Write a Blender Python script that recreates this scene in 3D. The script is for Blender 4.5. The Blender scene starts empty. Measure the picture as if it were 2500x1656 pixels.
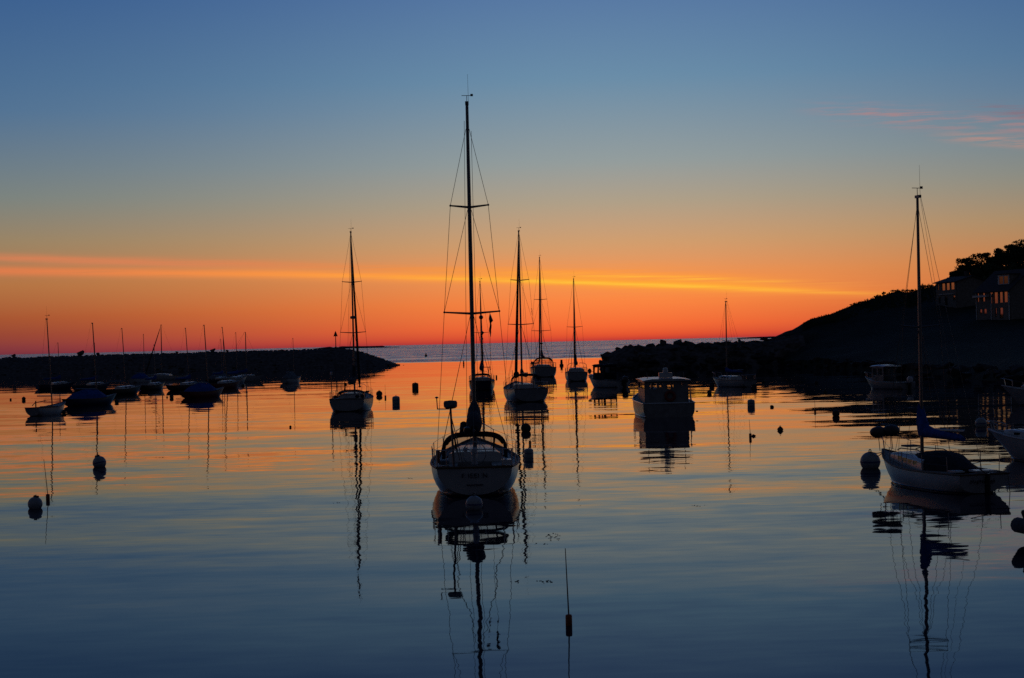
import bpy, bmesh, math, random
from mathutils import Vector, Matrix, noise

random.seed(11)
scene = bpy.context.scene
COL = scene.collection

# ------------------------------------------------------------------ camera
CAM_H = 5.4
FOCAL = 4000.0            # focal length in pixels of the 2500 px wide photograph
ROLL = -math.radians(1.358)
PITCH = 8.4 / FOCAL
ROT = (Matrix.Rotation(math.pi / 2 + PITCH, 4, 'X') @ Matrix.Rotation(ROLL, 4, 'Z'))
cam_data = bpy.data.cameras.new('camera')
cam_data.sensor_width = 36.0
cam_data.lens = 36.0 * FOCAL / 2500.0
cam_data.clip_start = 0.5
cam_data.clip_end = 60000.0
cam = bpy.data.objects.new('camera', cam_data)
COL.objects.link(cam)
cam.matrix_world = Matrix.Translation((0, 0, CAM_H)) @ ROT
scene.camera = cam
scene.view_settings.view_transform = 'Standard'
scene.view_settings.look = 'None'
scene.view_settings.exposure = 0.0
scene.view_settings.gamma = 1.0
scene.view_settings.use_curve_mapping = False
scene.render.engine = 'CYCLES'
scene.cycles.use_denoising = False
scene.cycles.max_bounces = 6
scene.cycles.glossy_bounces = 4
scene.cycles.transparent_max_bounces = 12
scene.cycles.caustics_reflective = True
scene.cycles.sample_clamp_indirect = 4.0


def ray(x, y):
    return (ROT.to_3x3() @ Vector(((x - 1250) / FOCAL, (828 - y) / FOCAL, -1.0)))


def W(x, y):
    """point of the water surface that the photograph shows at pixel x, y"""
    v = ray(x, y)
    t = -CAM_H / v.z
    return Vector((v.x * t, v.y * t, 0.0))


def at(x, y, d):
    v = ray(x, y)
    t = d / v.y
    return Vector((v.x * t, d, CAM_H + v.z * t))


def lin(c):
    return tuple(((v / 255.0) / 12.92 if v / 255.0 <= 0.04045 else ((v / 255.0 + 0.055) / 1.055) ** 2.4) for v in c)


# ------------------------------------------------------------- node helpers
class E:
    """a socket with arithmetic: builds Math nodes"""
    def __init__(s, nt, sock):
        s.nt, s.sock = nt, sock

    def _op(s, op, *others):
        n = s.nt.nodes.new('ShaderNodeMath')
        n.operation = op
        for i, v in enumerate((s,) + others):
            if isinstance(v, E):
                s.nt.links.new(v.sock, n.inputs[i])
            else:
                n.inputs[i].default_value = v
        return E(s.nt, n.outputs[0])

    def __add__(s, o): return s._op('ADD', o)
    def __radd__(s, o): return s._op('ADD', o)
    def __sub__(s, o): return s._op('SUBTRACT', o)
    def __mul__(s, o): return s._op('MULTIPLY', o)
    def __rmul__(s, o): return s._op('MULTIPLY', o)
    def __truediv__(s, o): return s._op('DIVIDE', o)
    def f(s, op, *o): return s._op(op, *o)
    def gauss(s): return (s * s * -1.0).f('EXPONENT')

    def smooth(s, a, b, lo=0.0, hi=1.0):
        n = s.nt.nodes.new('ShaderNodeMapRange')
        n.interpolation_type = 'SMOOTHSTEP'
        s.nt.links.new(s.sock, n.inputs[0])
        n.inputs[1].default_value, n.inputs[2].default_value = a, b
        n.inputs[3].default_value, n.inputs[4].default_value = lo, hi
        return E(s.nt, n.outputs[0])


def combine(nt, x, y, z):
    n = nt.nodes.new('ShaderNodeCombineXYZ')
    for i, v in enumerate((x, y, z)):
        if isinstance(v, E):
            nt.links.new(v.sock, n.inputs[i])
        else:
            n.inputs[i].default_value = v
    return n.outputs[0]


def noise_node(nt, vec, scale=1.0, detail=2.0, rough=0.5):
    n = nt.nodes.new('ShaderNodeTexNoise')
    n.inputs['Scale'].default_value = scale
    n.inputs['Detail'].default_value = detail
    n.inputs['Roughness'].default_value = rough
    if vec is not None:
        nt.links.new(vec, n.inputs['Vector'])
    return n


def mixcol(nt, fac, a, b, mode='MIX'):
    n = nt.nodes.new('ShaderNodeMix')
    n.data_type = 'RGBA'
    n.blend_type = mode
    n.clamp_factor = True
    if isinstance(fac, E):
        nt.links.new(fac.sock, n.inputs[0])
    else:
        n.inputs[0].default_value = fac
    for i, v in ((6, a), (7, b)):
        if isinstance(v, tuple):
            n.inputs[i].default_value = (*v, 1.0)
        else:
            nt.links.new(v, n.inputs[i])
    return n.outputs[2]


def ramp(nt, fac, stops):
    n = nt.nodes.new('ShaderNodeValToRGB')
    cr = n.color_ramp
    cr.interpolation = 'EASE' if False else 'LINEAR'
    while len(cr.elements) < len(stops):
        cr.elements.new(0.5)
    for e, (p, c) in zip(cr.elements, sorted(stops)):
        e.position = p
        e.color = (*lin(c), 1.0)
    nt.links.new(fac.sock, n.inputs[0])
    return n.outputs[0]


# ------------------------------------------------------------------- world
def make_world():
    w = bpy.data.worlds.new('World')
    scene.world = w
    w.use_nodes = True
    nt = w.node_tree
    nt.nodes.clear()
    out = nt.nodes.new('ShaderNodeOutputWorld')
    bg = nt.nodes.new('ShaderNodeBackground')
    nt.links.new(bg.outputs[0], out.inputs[0])
    tc = nt.nodes.new('ShaderNodeTexCoord')
    sep = nt.nodes.new('ShaderNodeSeparateXYZ')
    nt.links.new(tc.outputs['Generated'], sep.inputs[0])
    x, y, z = (E(nt, sep.outputs[i]) for i in range(3))
    el = z.f('ARCSINE').f('MAXIMUM', 0.0)
    az = x.f('ARCTAN2', y)
    p = (el / 1.5708).f('SQRT')
    # dawn glow where the sun is about to rise, the sky to either side of it, and the sky behind
    centre = ramp(nt, p, [(0, (186, 58, 56)), (.024, (204, 66, 50)), (.045, (228, 84, 48)), (.0757, (246, 107, 54)), (.1236, (251, 133, 66)),
                          (.1576, (240, 148, 84)), (.194, (210, 158, 110)), (.231, (176, 160, 136)),
                          (.2634, (147, 157, 157)), (.318, (106, 141, 168)), (.365, (87, 120, 163)),
                          (.5, (44, 70, 122)), (1, (26, 36, 56))])
    side = ramp(nt, p, [(0, (98, 46, 62)), (.05, (112, 52, 62)), (.085, (132, 62, 52)), (.116, (152, 78, 48)), (.162, (170, 112, 66)),
                        (.205, (146, 128, 98)), (.241, (116, 127, 124)), (.3, (76, 110, 145)),
                        (.371, (52, 90, 140)), (.5, (36, 60, 104)), (1, (26, 36, 56))])
    back = ramp(nt, p, [(0, (46, 44, 50)), (.2, (50, 50, 58)), (.37, (45, 52, 68)), (1, (26, 36, 56))])
    wc = ((az - 0.06) / 0.25).gauss()
    wb = az.f('ABSOLUTE').smooth(0.55, 1.9)
    col = mixcol(nt, wb, mixcol(nt, wc, side, centre), back)
    # thin streaks of lit cloud
    warp = noise_node(nt, combine(nt, az * 9.0, el * 60.0, 3.3), 1.0, 3.0)
    wv = E(nt, warp.outputs[0]) - 0.5
    fine = noise_node(nt, combine(nt, az * 14.0 + el * 90.0, el * 620.0, 1.0), 1.0, 4.0, 0.6)
    fv = E(nt, fine.outputs[0])
    az2 = az * az
    c1 = el - (az * -0.052 + az2 * -0.06 + 0.0383) + wv * 0.0016
    c2 = el - (az * -0.0535 + az2 * -0.03 + 0.0428) + wv * 0.003
    fade_r = az.smooth(0.265, 0.12)
    glow_c = ((az - 0.075) / 0.17).gauss()
    m1 = (c1 / 0.0028).gauss() * fade_r * fv.smooth(0.22, 0.5, 0.6, 1.0) * 0.97
    m2 = (c2 / 0.0026).gauss() * az.smooth(0.24, 0.10) * fv.smooth(0.22, 0.6, 0.35, 1.0) * 0.92
    m3 = ((el - (az * -0.06 + 0.0405)) / 0.0085).gauss() * ((az - 0.07) / 0.15).gauss() * fv.smooth(0.3, 0.7, 0.35, 0.9)
    side_col = mixcol(nt, az.smooth(-0.33, -0.06), lin((222, 124, 76)), lin((255, 152, 66)))
    streak_col = mixcol(nt, ((az - 0.075) / 0.11).gauss(), side_col, lin((255, 168, 52)))
    glow_col = mixcol(nt, glow_c, lin((226, 140, 90)), lin((252, 150, 62)))
    col = mixcol(nt, m3, col, glow_col)
    col = mixcol(nt, m2, col, mixcol(nt, glow_c, lin((214, 128, 86)), lin((255, 158, 62))))
    col = mixcol(nt, m1, col, streak_col)
    core = ((c1 + 0.0006) / 0.0012).gauss() * ((az - 0.07) / 0.12).gauss() * fv.smooth(0.3, 0.6, 0.4, 1.0)
    col = mixcol(nt, core * 0.9, col, lin((255, 194, 62)))
    core2 = ((c2 + 0.0004) / 0.0013).gauss() * ((az - 0.1) / 0.07).gauss() * fv.smooth(0.35, 0.65)
    col = mixcol(nt, core2 * 0.8, col, lin((255, 186, 66)))
    # pink wisps high on the right
    w2 = noise_node(nt, combine(nt, az * 34.0 + el * 200.0, el * 420.0, 7.7), 1.0, 4.0, 0.62)
    wn = E(nt, w2.outputs[0])
    d1 = el - (az * -0.15 + 0.1632) + wv * 0.006
    d2 = el - (az * -0.13 + 0.1485) + wv * 0.006
    d3 = el - (az * -0.19 + 0.184) + wv * 0.006
    k1 = (d1 / 0.0052).gauss() * az.smooth(0.165, 0.225) * az.smooth(0.47, 0.33) * wn.smooth(0.40, 0.68)
    k2 = (d2 / 0.0028).gauss() * az.smooth(0.245, 0.29) * az.smooth(0.5, 0.36) * wn.smooth(0.36, 0.60)
    k3 = (d3 / 0.0038).gauss() * az.smooth(0.265, 0.31) * az.smooth(0.5, 0.38) * wn.smooth(0.40, 0.62)
    col = mixcol(nt, k1 * 0.65, col, lin((184, 130, 126)))
    col = mixcol(nt, k2 * 0.6, col, lin((200, 142, 124)))
    col = mixcol(nt, k3 * 0.7, col, lin((142, 102, 112)))
    nt.links.new(col, bg.inputs[0])
    bg.inputs[1].default_value = 1.0
    w.cycles.sampling_method = 'MANUAL'
    w.cycles.sample_map_resolution = 1024


make_world()

# the sun is still below the horizon: the dawn sky is the only light


# --------------------------------------------------------------- materials
def principled(name, col, rough=0.5, metallic=0.0, var=0.25, scale=3.0, ior=1.45, bump=0.0, spec=0.5):
    m = bpy.data.materials.new(name)
    m.use_nodes = True
    nt = m.node_tree
    b = nt.nodes['Principled BSDF']
    b.inputs['Roughness'].default_value = rough
    b.inputs['Metallic'].default_value = metallic
    b.inputs['IOR'].default_value = ior
    b.inputs['Specular IOR Level'].default_value = spec
    tc = nt.nodes.new('ShaderNodeTexCoord')
    n = noise_node(nt, tc.outputs['Object'], scale, 4.0, 0.6)
    dark = tuple(c * (1 - var) for c in col)
    lite = tuple(min(1, c * (1 + var)) for c in col)
    c = mixcol(nt, E(nt, n.outputs[0]).smooth(0.3, 0.7), dark, lite)
    nt.links.new(c, b.inputs['Base Color'])
    if bump:
        bn = nt.nodes.new('ShaderNodeBump')
        bn.inputs['Strength'].default_value = bump
        bn.inputs['Distance'].default_value = 0.1
        nt.links.new(n.outputs[0], bn.inputs['Height'])
        nt.links.new(bn.outputs[0], b.inputs['Normal'])
    return m


def clear_vinyl(name, tint, gloss=0.14):
    m = bpy.data.materials.new(name)
    m.use_nodes = True
    nt = m.node_tree
    nt.nodes.clear()
    out = nt.nodes.new('ShaderNodeOutputMaterial')
    t = nt.nodes.new('ShaderNodeBsdfTransparent')
    t.inputs[0].default_value = (*tint, 1)
    g = nt.nodes.new('ShaderNodeBsdfGlossy')
    g.inputs['Roughness'].default_value = 0.08
    mx = nt.nodes.new('ShaderNodeMixShader')
    mx.inputs[0].default_value = gloss
    nt.links.new(t.outputs[0], mx.inputs[1])
    nt.links.new(g.outputs[0], mx.inputs[2])
    nt.links.new(mx.outputs[0], out.inputs[0])
    return m


M = {
    'white': principled('white_gelcoat', (.40, .40, .41), .25, var=.1, scale=1.3),
    'offwhite': principled('dull_white_gelcoat', (.27, .27, .28), .28, var=.12, scale=1.3),
    'shaded_white': principled('shaded_white_paint', (.15, .15, .155), .4, var=.2, scale=2),  # white paint with the shade of stern and hillside gloom put into its colour
    'cream': principled('cream_gelcoat', (.42, .39, .33), .3, var=.1),
    'deck': principled('deck_paint', (.20, .20, .19), .6, var=.2, scale=5, spec=0.25),
    'navy': principled('navy_paint', (.012, .018, .045), .2, var=.2),
    'black': principled('black_paint', (.012, .012, .014), .3, var=.3),
    'red': principled('oxide_red_paint', (.11, .014, .010), .4, var=.25),
    'antifoul': principled('antifouling', (.05, .012, .012), .7, var=.4),
    'blue_canvas': principled('blue_canvas', (.012, .06, .24), .8, var=.3, scale=6, bump=.4, spec=0.12),
    'dark_canvas': principled('dark_canvas', (.018, .02, .03), .85, var=.35, scale=6, bump=.4, spec=0.12),
    'grey_canvas': principled('grey_canvas', (.10, .12, .14), .85, var=.3, scale=6, bump=.4, spec=0.12),
    'alu': principled('anodised_aluminium', (.10, .10, .105), .4, .5, var=.2, scale=8),
    'steel': principled('stainless_steel', (.35, .35, .36), .25, .9, var=.1),
    'wire': principled('rigging_wire', (.06, .06, .065), .5, .5, var=.2),
    'rope': principled('mooring_rope', (.10, .09, .07), .9, var=.4, scale=30),
    'teak': principled('weathered_teak', (.09, .05, .025), .6, var=.35, scale=9),
    'glass': principled('dark_glass', (.01, .012, .015), .05, var=.1, ior=1.6),
    'vinyl': clear_vinyl('clear_vinyl', (.72, .68, .66)),
    'pane': clear_vinyl('clear_pane', (.85, .86, .86), .08),
    'lens_red': principled('red_plastic', (.16, .012, .01), .4, var=.2),
    'buoy_white': principled('buoy_plastic', (.22, .235, .25), .45, var=.2, scale=6),
    'buoy_blue': principled('buoy_band', (.01, .03, .13), .45, var=.2),
    'buoy_dark': principled('weedy_buoy', (.045, .045, .04), .7, var=.5, scale=9, bump=.4, spec=0.12),
    'buoy_orange': principled('orange_buoy', (.22, .05, .012), .5, var=.3),
    'fender': principled('dark_fender', (.02, .022, .03), .5, var=.3),
    'rock': principled('granite', (.07, .064, .062), .9, var=.5, scale=1.2, bump=.6, spec=0.12),
    'weedrock': principled('weedy_granite', (.03, .026, .024), .85, var=.5, scale=1.5, bump=.6, spec=0.12),
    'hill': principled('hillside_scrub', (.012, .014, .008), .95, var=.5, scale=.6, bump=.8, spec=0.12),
    'leaf': principled('foliage', (.035, .05, .02), .8, var=.45, scale=1.4, spec=0.12),
    'bark': principled('bark', (.04, .03, .022), .9, var=.4, scale=5, spec=0.12),
    'shingle': principled('weathered_shingle', (.17, .15, .132), .8, var=.25, scale=2.5, bump=.3, spec=0.12),
    'trim': principled('white_trim', (.45, .45, .45), .5, var=.1),
    'roof': principled('asphalt_shingle', (.045, .045, .05), .85, var=.3, scale=3, bump=.4, spec=0.12),
    'mullion': principled('dark_window_frame', (.05, .05, .05), .5, var=.2),
    'housepane': principled('coated_window_glass', (.50, .45, .38), .06, .95, var=.06, scale=.5),
    'weed': principled('floating_weed', (.02, .02, .012), .8, var=.4),
    'beacon': principled('beacon_paint', (.12, .02, .015), .6, var=.3),
}


def make_water():
    m = bpy.data.materials.new('harbour_water')
    m.use_nodes = True
    nt = m.node_tree
    b = nt.nodes['Principled BSDF']
    b.inputs['Base Color'].default_value = (.003, .009, .026, 1)
    b.inputs['Roughness'].default_value = 0.02
    b.inputs['IOR'].default_value = 1.333
    b.inputs['Specular IOR Level'].default_value = 0.15
    geo = nt.nodes.new('ShaderNodeNewGeometry')
    sep = nt.nodes.new('ShaderNodeSeparateXYZ')
    nt.links.new(geo.outputs['Position'], sep.inputs[0])
    x, y = E(nt, sep.outputs[0]), E(nt, sep.outputs[1])

    def slopes(lx, ly, detail, seed, skew=0.0):
        n = noise_node(nt, combine(nt, (x + y * skew) / lx, (y - x * skew) / ly, seed), 1.0, detail, 0.5)
        s = nt.nodes.new('ShaderNodeSeparateColor')
        nt.links.new(n.outputs[1], s.inputs[0])
        return E(nt, s.outputs[0]) - 0.5, E(nt, s.outputs[1]) - 0.5

    lulls = noise_node(nt, combine(nt, x / 60.0, y / 45.0, 5.0), 1.0, 2.0)
    lull = E(nt, lulls.outputs[0]).smooth(0.35, 0.65, 0.5, 1.25)
    ax, ay = slopes(30.0, 6.0, 2.0, 1.0, 0.03)      # long low swell
    bx, by = slopes(6.0, 2.2, 1.0, 2.0, -0.05)      # undulation
    cx, cy = slopes(1.5, .62, 1.0, 3.0, 0.08)       # ripple
    dx, dy = slopes(1.1, .26, 1.0, 12.0, 0.04)      # cat's paws
    lee = y.smooth(95.0, 250.0, 1.0, 0.34)         # sheltered water under the breakwaters
    sx = (ax * 0.012 + (bx * 0.022 + cx * 0.026) * lull) * lee
    sy = (ay * 0.046 + (by * 0.032 + cy * 0.022 + dy * 0.016) * lull) * lee
    # outside the breakwaters the breeze roughens the sea
    edge = noise_node(nt, combine(nt, x / 70.0, y / 120.0, 9.0), 1.0, 3.0)
    open_sea = (y + (E(nt, edge.outputs[0]) - 0.5) * 90.0).smooth(478.0, 540.0)
    band = noise_node(nt, combine(nt, x / 260.0, y / 85.0, 4.0), 1.0, 3.0)
    bandv = E(nt, band.outputs[0]).smooth(0.3, 0.7, 0.65, 1.35)
    ox, oy = slopes(1.1, .8, 2.0, 6.0)
    px, py = slopes(9.0, 4.0, 2.0, 8.0)
    sx = sx + (ox * 0.6 + px * 0.2) * open_sea * bandv
    # at a grazing view mostly the wave faces turned to the shore are seen
    sy = sy + (oy * 0.5 + py * 0.35 - 0.098) * open_sea * bandv
    nrm = nt.nodes.new('ShaderNodeVectorMath')
    nrm.operation = 'NORMALIZE'
    nt.links.new(combine(nt, sx, sy, 1.0), nrm.inputs[0])
    nt.links.new(nrm.outputs[0], b.inputs['Normal'])
    return m


M['water'] = make_water()


# ------------------------------------------------------------ mesh building
class MB:
    def __init__(s):
        s.v, s.f = [], []

    def add(s, verts, faces):
        o = len(s.v)
        s.v += [tuple(v) for v in verts]
        s.f += [tuple(i + o for i in f) for f in faces]
        return s

    def box(s, c, size, rz=0.0, taper=1.0, rx=0.0):
        hx, hy, hz = (k / 2 for k in size)
        R = Matrix.Rotation(rz, 3, 'Z') @ Matrix.Rotation(rx, 3, 'X')
        vs = []
        for z in (-hz, hz):
            t = 1.0 if z < 0 else taper
            for a, b in ((-1, -1), (1, -1), (1, 1), (-1, 1)):
                vs.append(Vector(c) + R @ Vector((a * hx * t, b * hy * t, z)))
        return s.add(vs, [(3, 2, 1, 0), (4, 5, 6, 7), (0, 1, 5, 4), (1, 2, 6, 5), (2, 3, 7, 6), (3, 0, 4, 7)])

    def loft(s, rings, closed=True, cap0=True, cap1=True):
        n = len(rings[0])
        vs = [p for r in rings for p in r]
        fs = []
        for i in range(len(rings) - 1):
            for j in range(n if closed else n - 1):
                k = (j + 1) % n
                fs.append((i * n + j, i * n + k, (i + 1) * n + k, (i + 1) * n + j))
        if closed and cap0:
            fs.append(tuple(range(n - 1, -1, -1)))
        if closed and cap1:
            fs.append(tuple((len(rings) - 1) * n + j for j in range(n)))
        return s.add(vs, fs)

    def tube(s, pts, r, n=6, sx=1.0):
        pts = [Vector(p) for p in pts]
        rs = r if isinstance(r, (list, tuple)) else [r] * len(pts)
        rings = []
        for i, p in enumerate(pts):
            t = (pts[min(i + 1, len(pts) - 1)] - pts[max(i - 1, 0)]).normalized()
            a = t.cross(Vector((0, 1, 0)) if abs(t.y) < 0.9 else Vector((1, 0, 0))).normalized()
            b = t.cross(a)
            rings.append([p + a * (math.cos(2 * math.pi * j / n) * rs[i] * sx) + b * (math.sin(2 * math.pi * j / n) * rs[i])
                          for j in range(n)])
        return s.loft(rings)

    def lathe(s, prof, c=(0, 0, 0), n=16):
        c = Vector(c)
        rings = [[c + Vector((r * math.cos(2 * math.pi * j / n), r * math.sin(2 * math.pi * j / n), z)) for j in range(n)]
                 for r, z in prof]
        return s.loft(rings)

    def ball(s, c, r, sc=(1, 1, 1), n=12, k=7):
        c = Vector(c)
        rings = []
        for i in range(k + 1):
            a = -math.pi / 2 + math.pi * i / k
            rr = max(math.cos(a), .03) * r
            rings.append([c + Vector((rr * math.cos(2 * math.pi * j / n) * sc[0], rr * math.sin(2 * math.pi * j / n) * sc[1],
                                      r * math.sin(a) * sc[2])) for j in range(n)])
        return s.loft(rings)

    def panel(s, o, u, v, w, h, holes=(), th=0.06):
        """a wall w by h from corner o along u and v with rectangular holes (u0, u1, v0, v1); thickness th along u x v"""
        o, u, v = Vector(o), Vector(u).normalized(), Vector(v).normalized()
        nn = u.cross(v) * th
        us = sorted({0, w, *[k for q in holes for k in q[:2]]})
        vs_ = sorted({0, h, *[k for q in holes for k in q[2:]]})
        solid = {}
        for i in range(len(us) - 1):
            for j in range(len(vs_) - 1):
                cu, cv = (us[i] + us[i + 1]) / 2, (vs_[j] + vs_[j + 1]) / 2
                solid[i, j] = not any(q[0] < cu < q[1] and q[2] < cv < q[3] for q in holes)
        for (i, j), ok in solid.items():
            if not ok:
                continue
            q = [o + u * us[i] + v * vs_[j], o + u * us[i + 1] + v * vs_[j], o + u * us[i + 1] + v * vs_[j + 1], o + u * us[i] + v * vs_[j + 1]]
            s.add(q, [(0, 1, 2, 3)])
            s.add([p - nn for p in q], [(3, 2, 1, 0)])
            for a, b, nb in ((0, 1, (i, j - 1)), (1, 2, (i + 1, j)), (2, 3, (i, j + 1)), (3, 0, (i - 1, j))):
                if not solid.get(nb, False):
                    s.add([q[a], q[a] - nn, q[b] - nn, q[b]], [(0, 1, 2, 3)])
        return s

    def build(s, name, mat, parent=None, smooth=False):
        me = bpy.data.meshes.new(name)
        me.from_pydata(s.v, [], s.f)
        bm = bmesh.new()
        bm.from_mesh(me)
        bmesh.ops.remove_doubles(bm, verts=bm.verts, dist=0.0004)
        bmesh.ops.recalc_face_normals(bm, faces=bm.faces)
        bm.to_mesh(me)
        bm.free()
        if smooth:
            me.shade_smooth()
            try:
                me.set_sharp_from_angle(angle=math.radians(42))
            except Exception:
                pass
        me.materials.append(M[mat] if isinstance(mat, str) else mat)
        o = bpy.data.objects.new(name, me)
        COL.objects.link(o)
        if parent is not None:
            o.parent = parent
        return o


def tag(o, label=None, cat=None, group=None, kind=None):
    if label:
        o['label'] = label
    if cat:
        o['category'] = cat
    if group:
        o['group'] = group
    if kind:
        o['kind'] = kind
    return o


def thing(name, label, cat, loc=(0, 0, 0), rz=0.0, group=None, tilt=(0, 0)):
    o = bpy.data.objects.new(name, None)
    o.empty_display_size = 0.3
    COL.objects.link(o)
    o.location = loc
    o.rotation_euler = (tilt[0], tilt[1], rz)
    return tag(o, label, cat, group)


# -------------------------------------------------------------- the setting
def make_sea():
    xs = [-30000, -4000, -900, -250, -60, 0, 60, 250, 900, 4000, 30000]
    ys = [-400, 0, 30, 80, 160, 320, 640, 1500, 5000, 40000]
    vs = [(x, y, 0.0) for y in ys for x in xs]
    n = len(xs)
    fs = [(j * n + i, j * n + i + 1, (j + 1) * n + i + 1, (j + 1) * n + i) for j in range(len(ys) - 1) for i in range(n - 1)]
    o = MB().add(vs, fs).build('water', 'water')
    tag(o, kind='structure')


make_sea()


def rock_meshes(mat, count, flat=0.75, tag_=''):
    out = []
    for k in range(count):
        bm = bmesh.new()
        for i in range(15):
            v = Vector((random.uniform(-1, 1), random.uniform(-1, 1), random.uniform(-1, 1)))
            m_ = max(abs(v.x), abs(v.y), abs(v.z))
            v = v / m_ * random.uniform(.8, 1.0) if random.random() < .6 else v.normalized()
            bm.verts.new((v.x * .55, v.y * .5, v.z * .5 * flat))
        r = bmesh.ops.convex_hull(bm, input=bm.verts)
        bmesh.ops.delete(bm, geom=[g for g in r['geom_interior'] if isinstance(g, bmesh.types.BMVert)], context='VERTS')
        loose = [v for v in bm.verts if not v.link_faces]
        bmesh.ops.delete(bm, geom=loose, context='VERTS')
        me = bpy.data.meshes.new('rock')
        bm.to_mesh(me)
        bm.free()
        me.materials.append(M[mat])
        out.append(me)
    return out


ROCKS = rock_meshes('rock', 9)
WEEDROCKS = rock_meshes('weedrock', 6, .6)


def rock(parent, p, size, meshes=ROCKS, squash=1.0):
    o = bpy.data.objects.new('rock', random.choice(meshes))
    COL.objects.link(o)
    o.parent = parent
    o.location = p
    o.scale = (size * random.uniform(.85, 1.25), size * random.uniform(.85, 1.2), size * random.uniform(.75, 1.05) * squash)
    o.rotation_euler = (random.uniform(-.3, .3), random.uniform(-.3, .3), random.uniform(0, 6.28))
    return o


def interp(tbl, x):
    if x <= tbl[0][0]:
        return tbl[0][1]
    for (a, va), (b, vb) in zip(tbl, tbl[1:]):
        if x <= b:
            return va + (vb - va) * (x - a) / (b - a)
    return tbl[-1][1]


def breakwater(name, label, crest_px, d_toe, d_crest, crest_w, d_back, step, rock_sizes, n_face, sink=0.45, seed=1):
    """a rubble mound: a core and the boulders piled over it"""
    random.seed(seed)
    x0, x1 = crest_px[0][0], crest_px[-1][0]
    root = thing(name, label, 'breakwater', (at((x0 + x1) / 2, 830, d_toe).x, d_toe, 0))
    off = Vector(root.location)
    rings, cols = [], []
    nx = int(abs(x1 - x0) / step) + 1
    for i in range(nx + 1):
        px = x0 + (x1 - x0) * i / nx
        c = at(px, interp(crest_px, px), d_crest)
        zt = max(c.z - sink, -0.6)
        k = max(zt, 0.0) / 5.0
        w = 2.0 + (d_crest - d_toe - 2.0) * min(1, k + .15)
        bk = (d_back - d_crest) * min(1, k + .15)
        pts = [(c.x, d_crest - w - 2, -1.2), (c.x, d_crest - w, -.2), (c.x, d_crest - w * .55, zt * .5), (c.x, d_crest - w * .12, zt * .93),
               (c.x, d_crest, zt), (c.x, d_crest + crest_w, zt * .97), (c.x, d_crest + crest_w + bk, -1.2)]
        ring = []
        for q in pts:
            q = Vector(q)
            nz = noise.noise(q * .6) * .35 + noise.noise(q * 1.7) * .15
            ring.append(Vector((q.x, q.y, q.z + nz * (0.6 if q.z < zt - .05 else .25))) - off)
        rings.append(ring)
        cols.append((c, zt, w))
    MB().loft(rings, closed=False).build('core', 'rock', root)
    # boulders along the crest
    px = x0
    while (px < x1 if x1 > x0 else px > x1):
        s = random.uniform(*rock_sizes)
        c = at(px, interp(crest_px, px), d_crest + random.uniform(0, crest_w * .5))
        if c.z > .3:
            rock(root, Vector((c.x, c.y, c.z - s * .36)) - off, s)
        px += s * FOCAL / d_crest * random.uniform(.55, .95)
    for k in range(n_face):
        c, zt, w = random.choice(cols)
        if zt < .2:
            continue
        t = random.uniform(.02, .95)
        s = random.uniform(*rock_sizes) * random.uniform(.8, 1.3)
        rock(root, Vector((c.x + random.uniform(-.6, .6), d_crest - w * (1 - t), zt * t - .1 + random.uniform(-.2, .1))) - off, s,
             WEEDROCKS if t < .4 else ROCKS)
    return root


LEFT_CREST = [(-140, 876), (0, 874), (30, 870), (60, 873), (97, 870), (170, 868), (230, 866), (348, 863), (462, 861), (506, 858), (560, 858), (612, 856), (700, 854),
              (788, 850), (806, 848.5), (830, 849), (854, 852), (880, 857.5), (898, 863), (942, 878), (970, 888), (988, 896)]
lb = breakwater('left_breakwater', 'long dark stone breakwater on the left with a tapering end', LEFT_CREST,
                430, 440, 4.0, 456, 14, (.5, 1.1), 150, .3, 3)
RIGHT_CREST = [(1462, 906), (1466, 885), (1471, 878), (1478, 866), (1487, 858), (1505, 847), (1538, 840), (1575, 838), (1600, 838), (1622, 836), (1647, 834),
               (1680, 833), (1700, 836), (1767, 833), (1800, 832), (1825, 830), (1872, 827), (1901, 822), (1960, 812)]
rb = breakwater('right_breakwater', 'high blocky boulder breakwater running out from the dark hill on the right', RIGHT_CREST,
                296, 303, 4.0, 318, 12, (1.3, 2.6), 110, .55, 5)
# single large boulders that break the skyline
random.seed(21)
for (px, py, d, s, root) in ((198, 862, 441, 2.2, lb), (33, 871, 441, 1.9, lb), (240, 864, 441, 1.0, lb), (520, 856, 441, 1.6, lb), (432, 860, 441, .9, lb), (555, 857, 441, .9, lb),
                             (984, 894, 438, .9, lb), (1622, 838, 304, 1.5, rb), (1655, 836, 304, 1.9, rb), (1806, 832, 304, .8, rb),
                             (1866, 828, 304, 1.4, rb), (1478, 872, 302, 2.0, rb), (1472, 888, 301, 2.0, rb)):
    c = at(px, py, d)
    rock(root, c - Vector(root.location), s)

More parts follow.
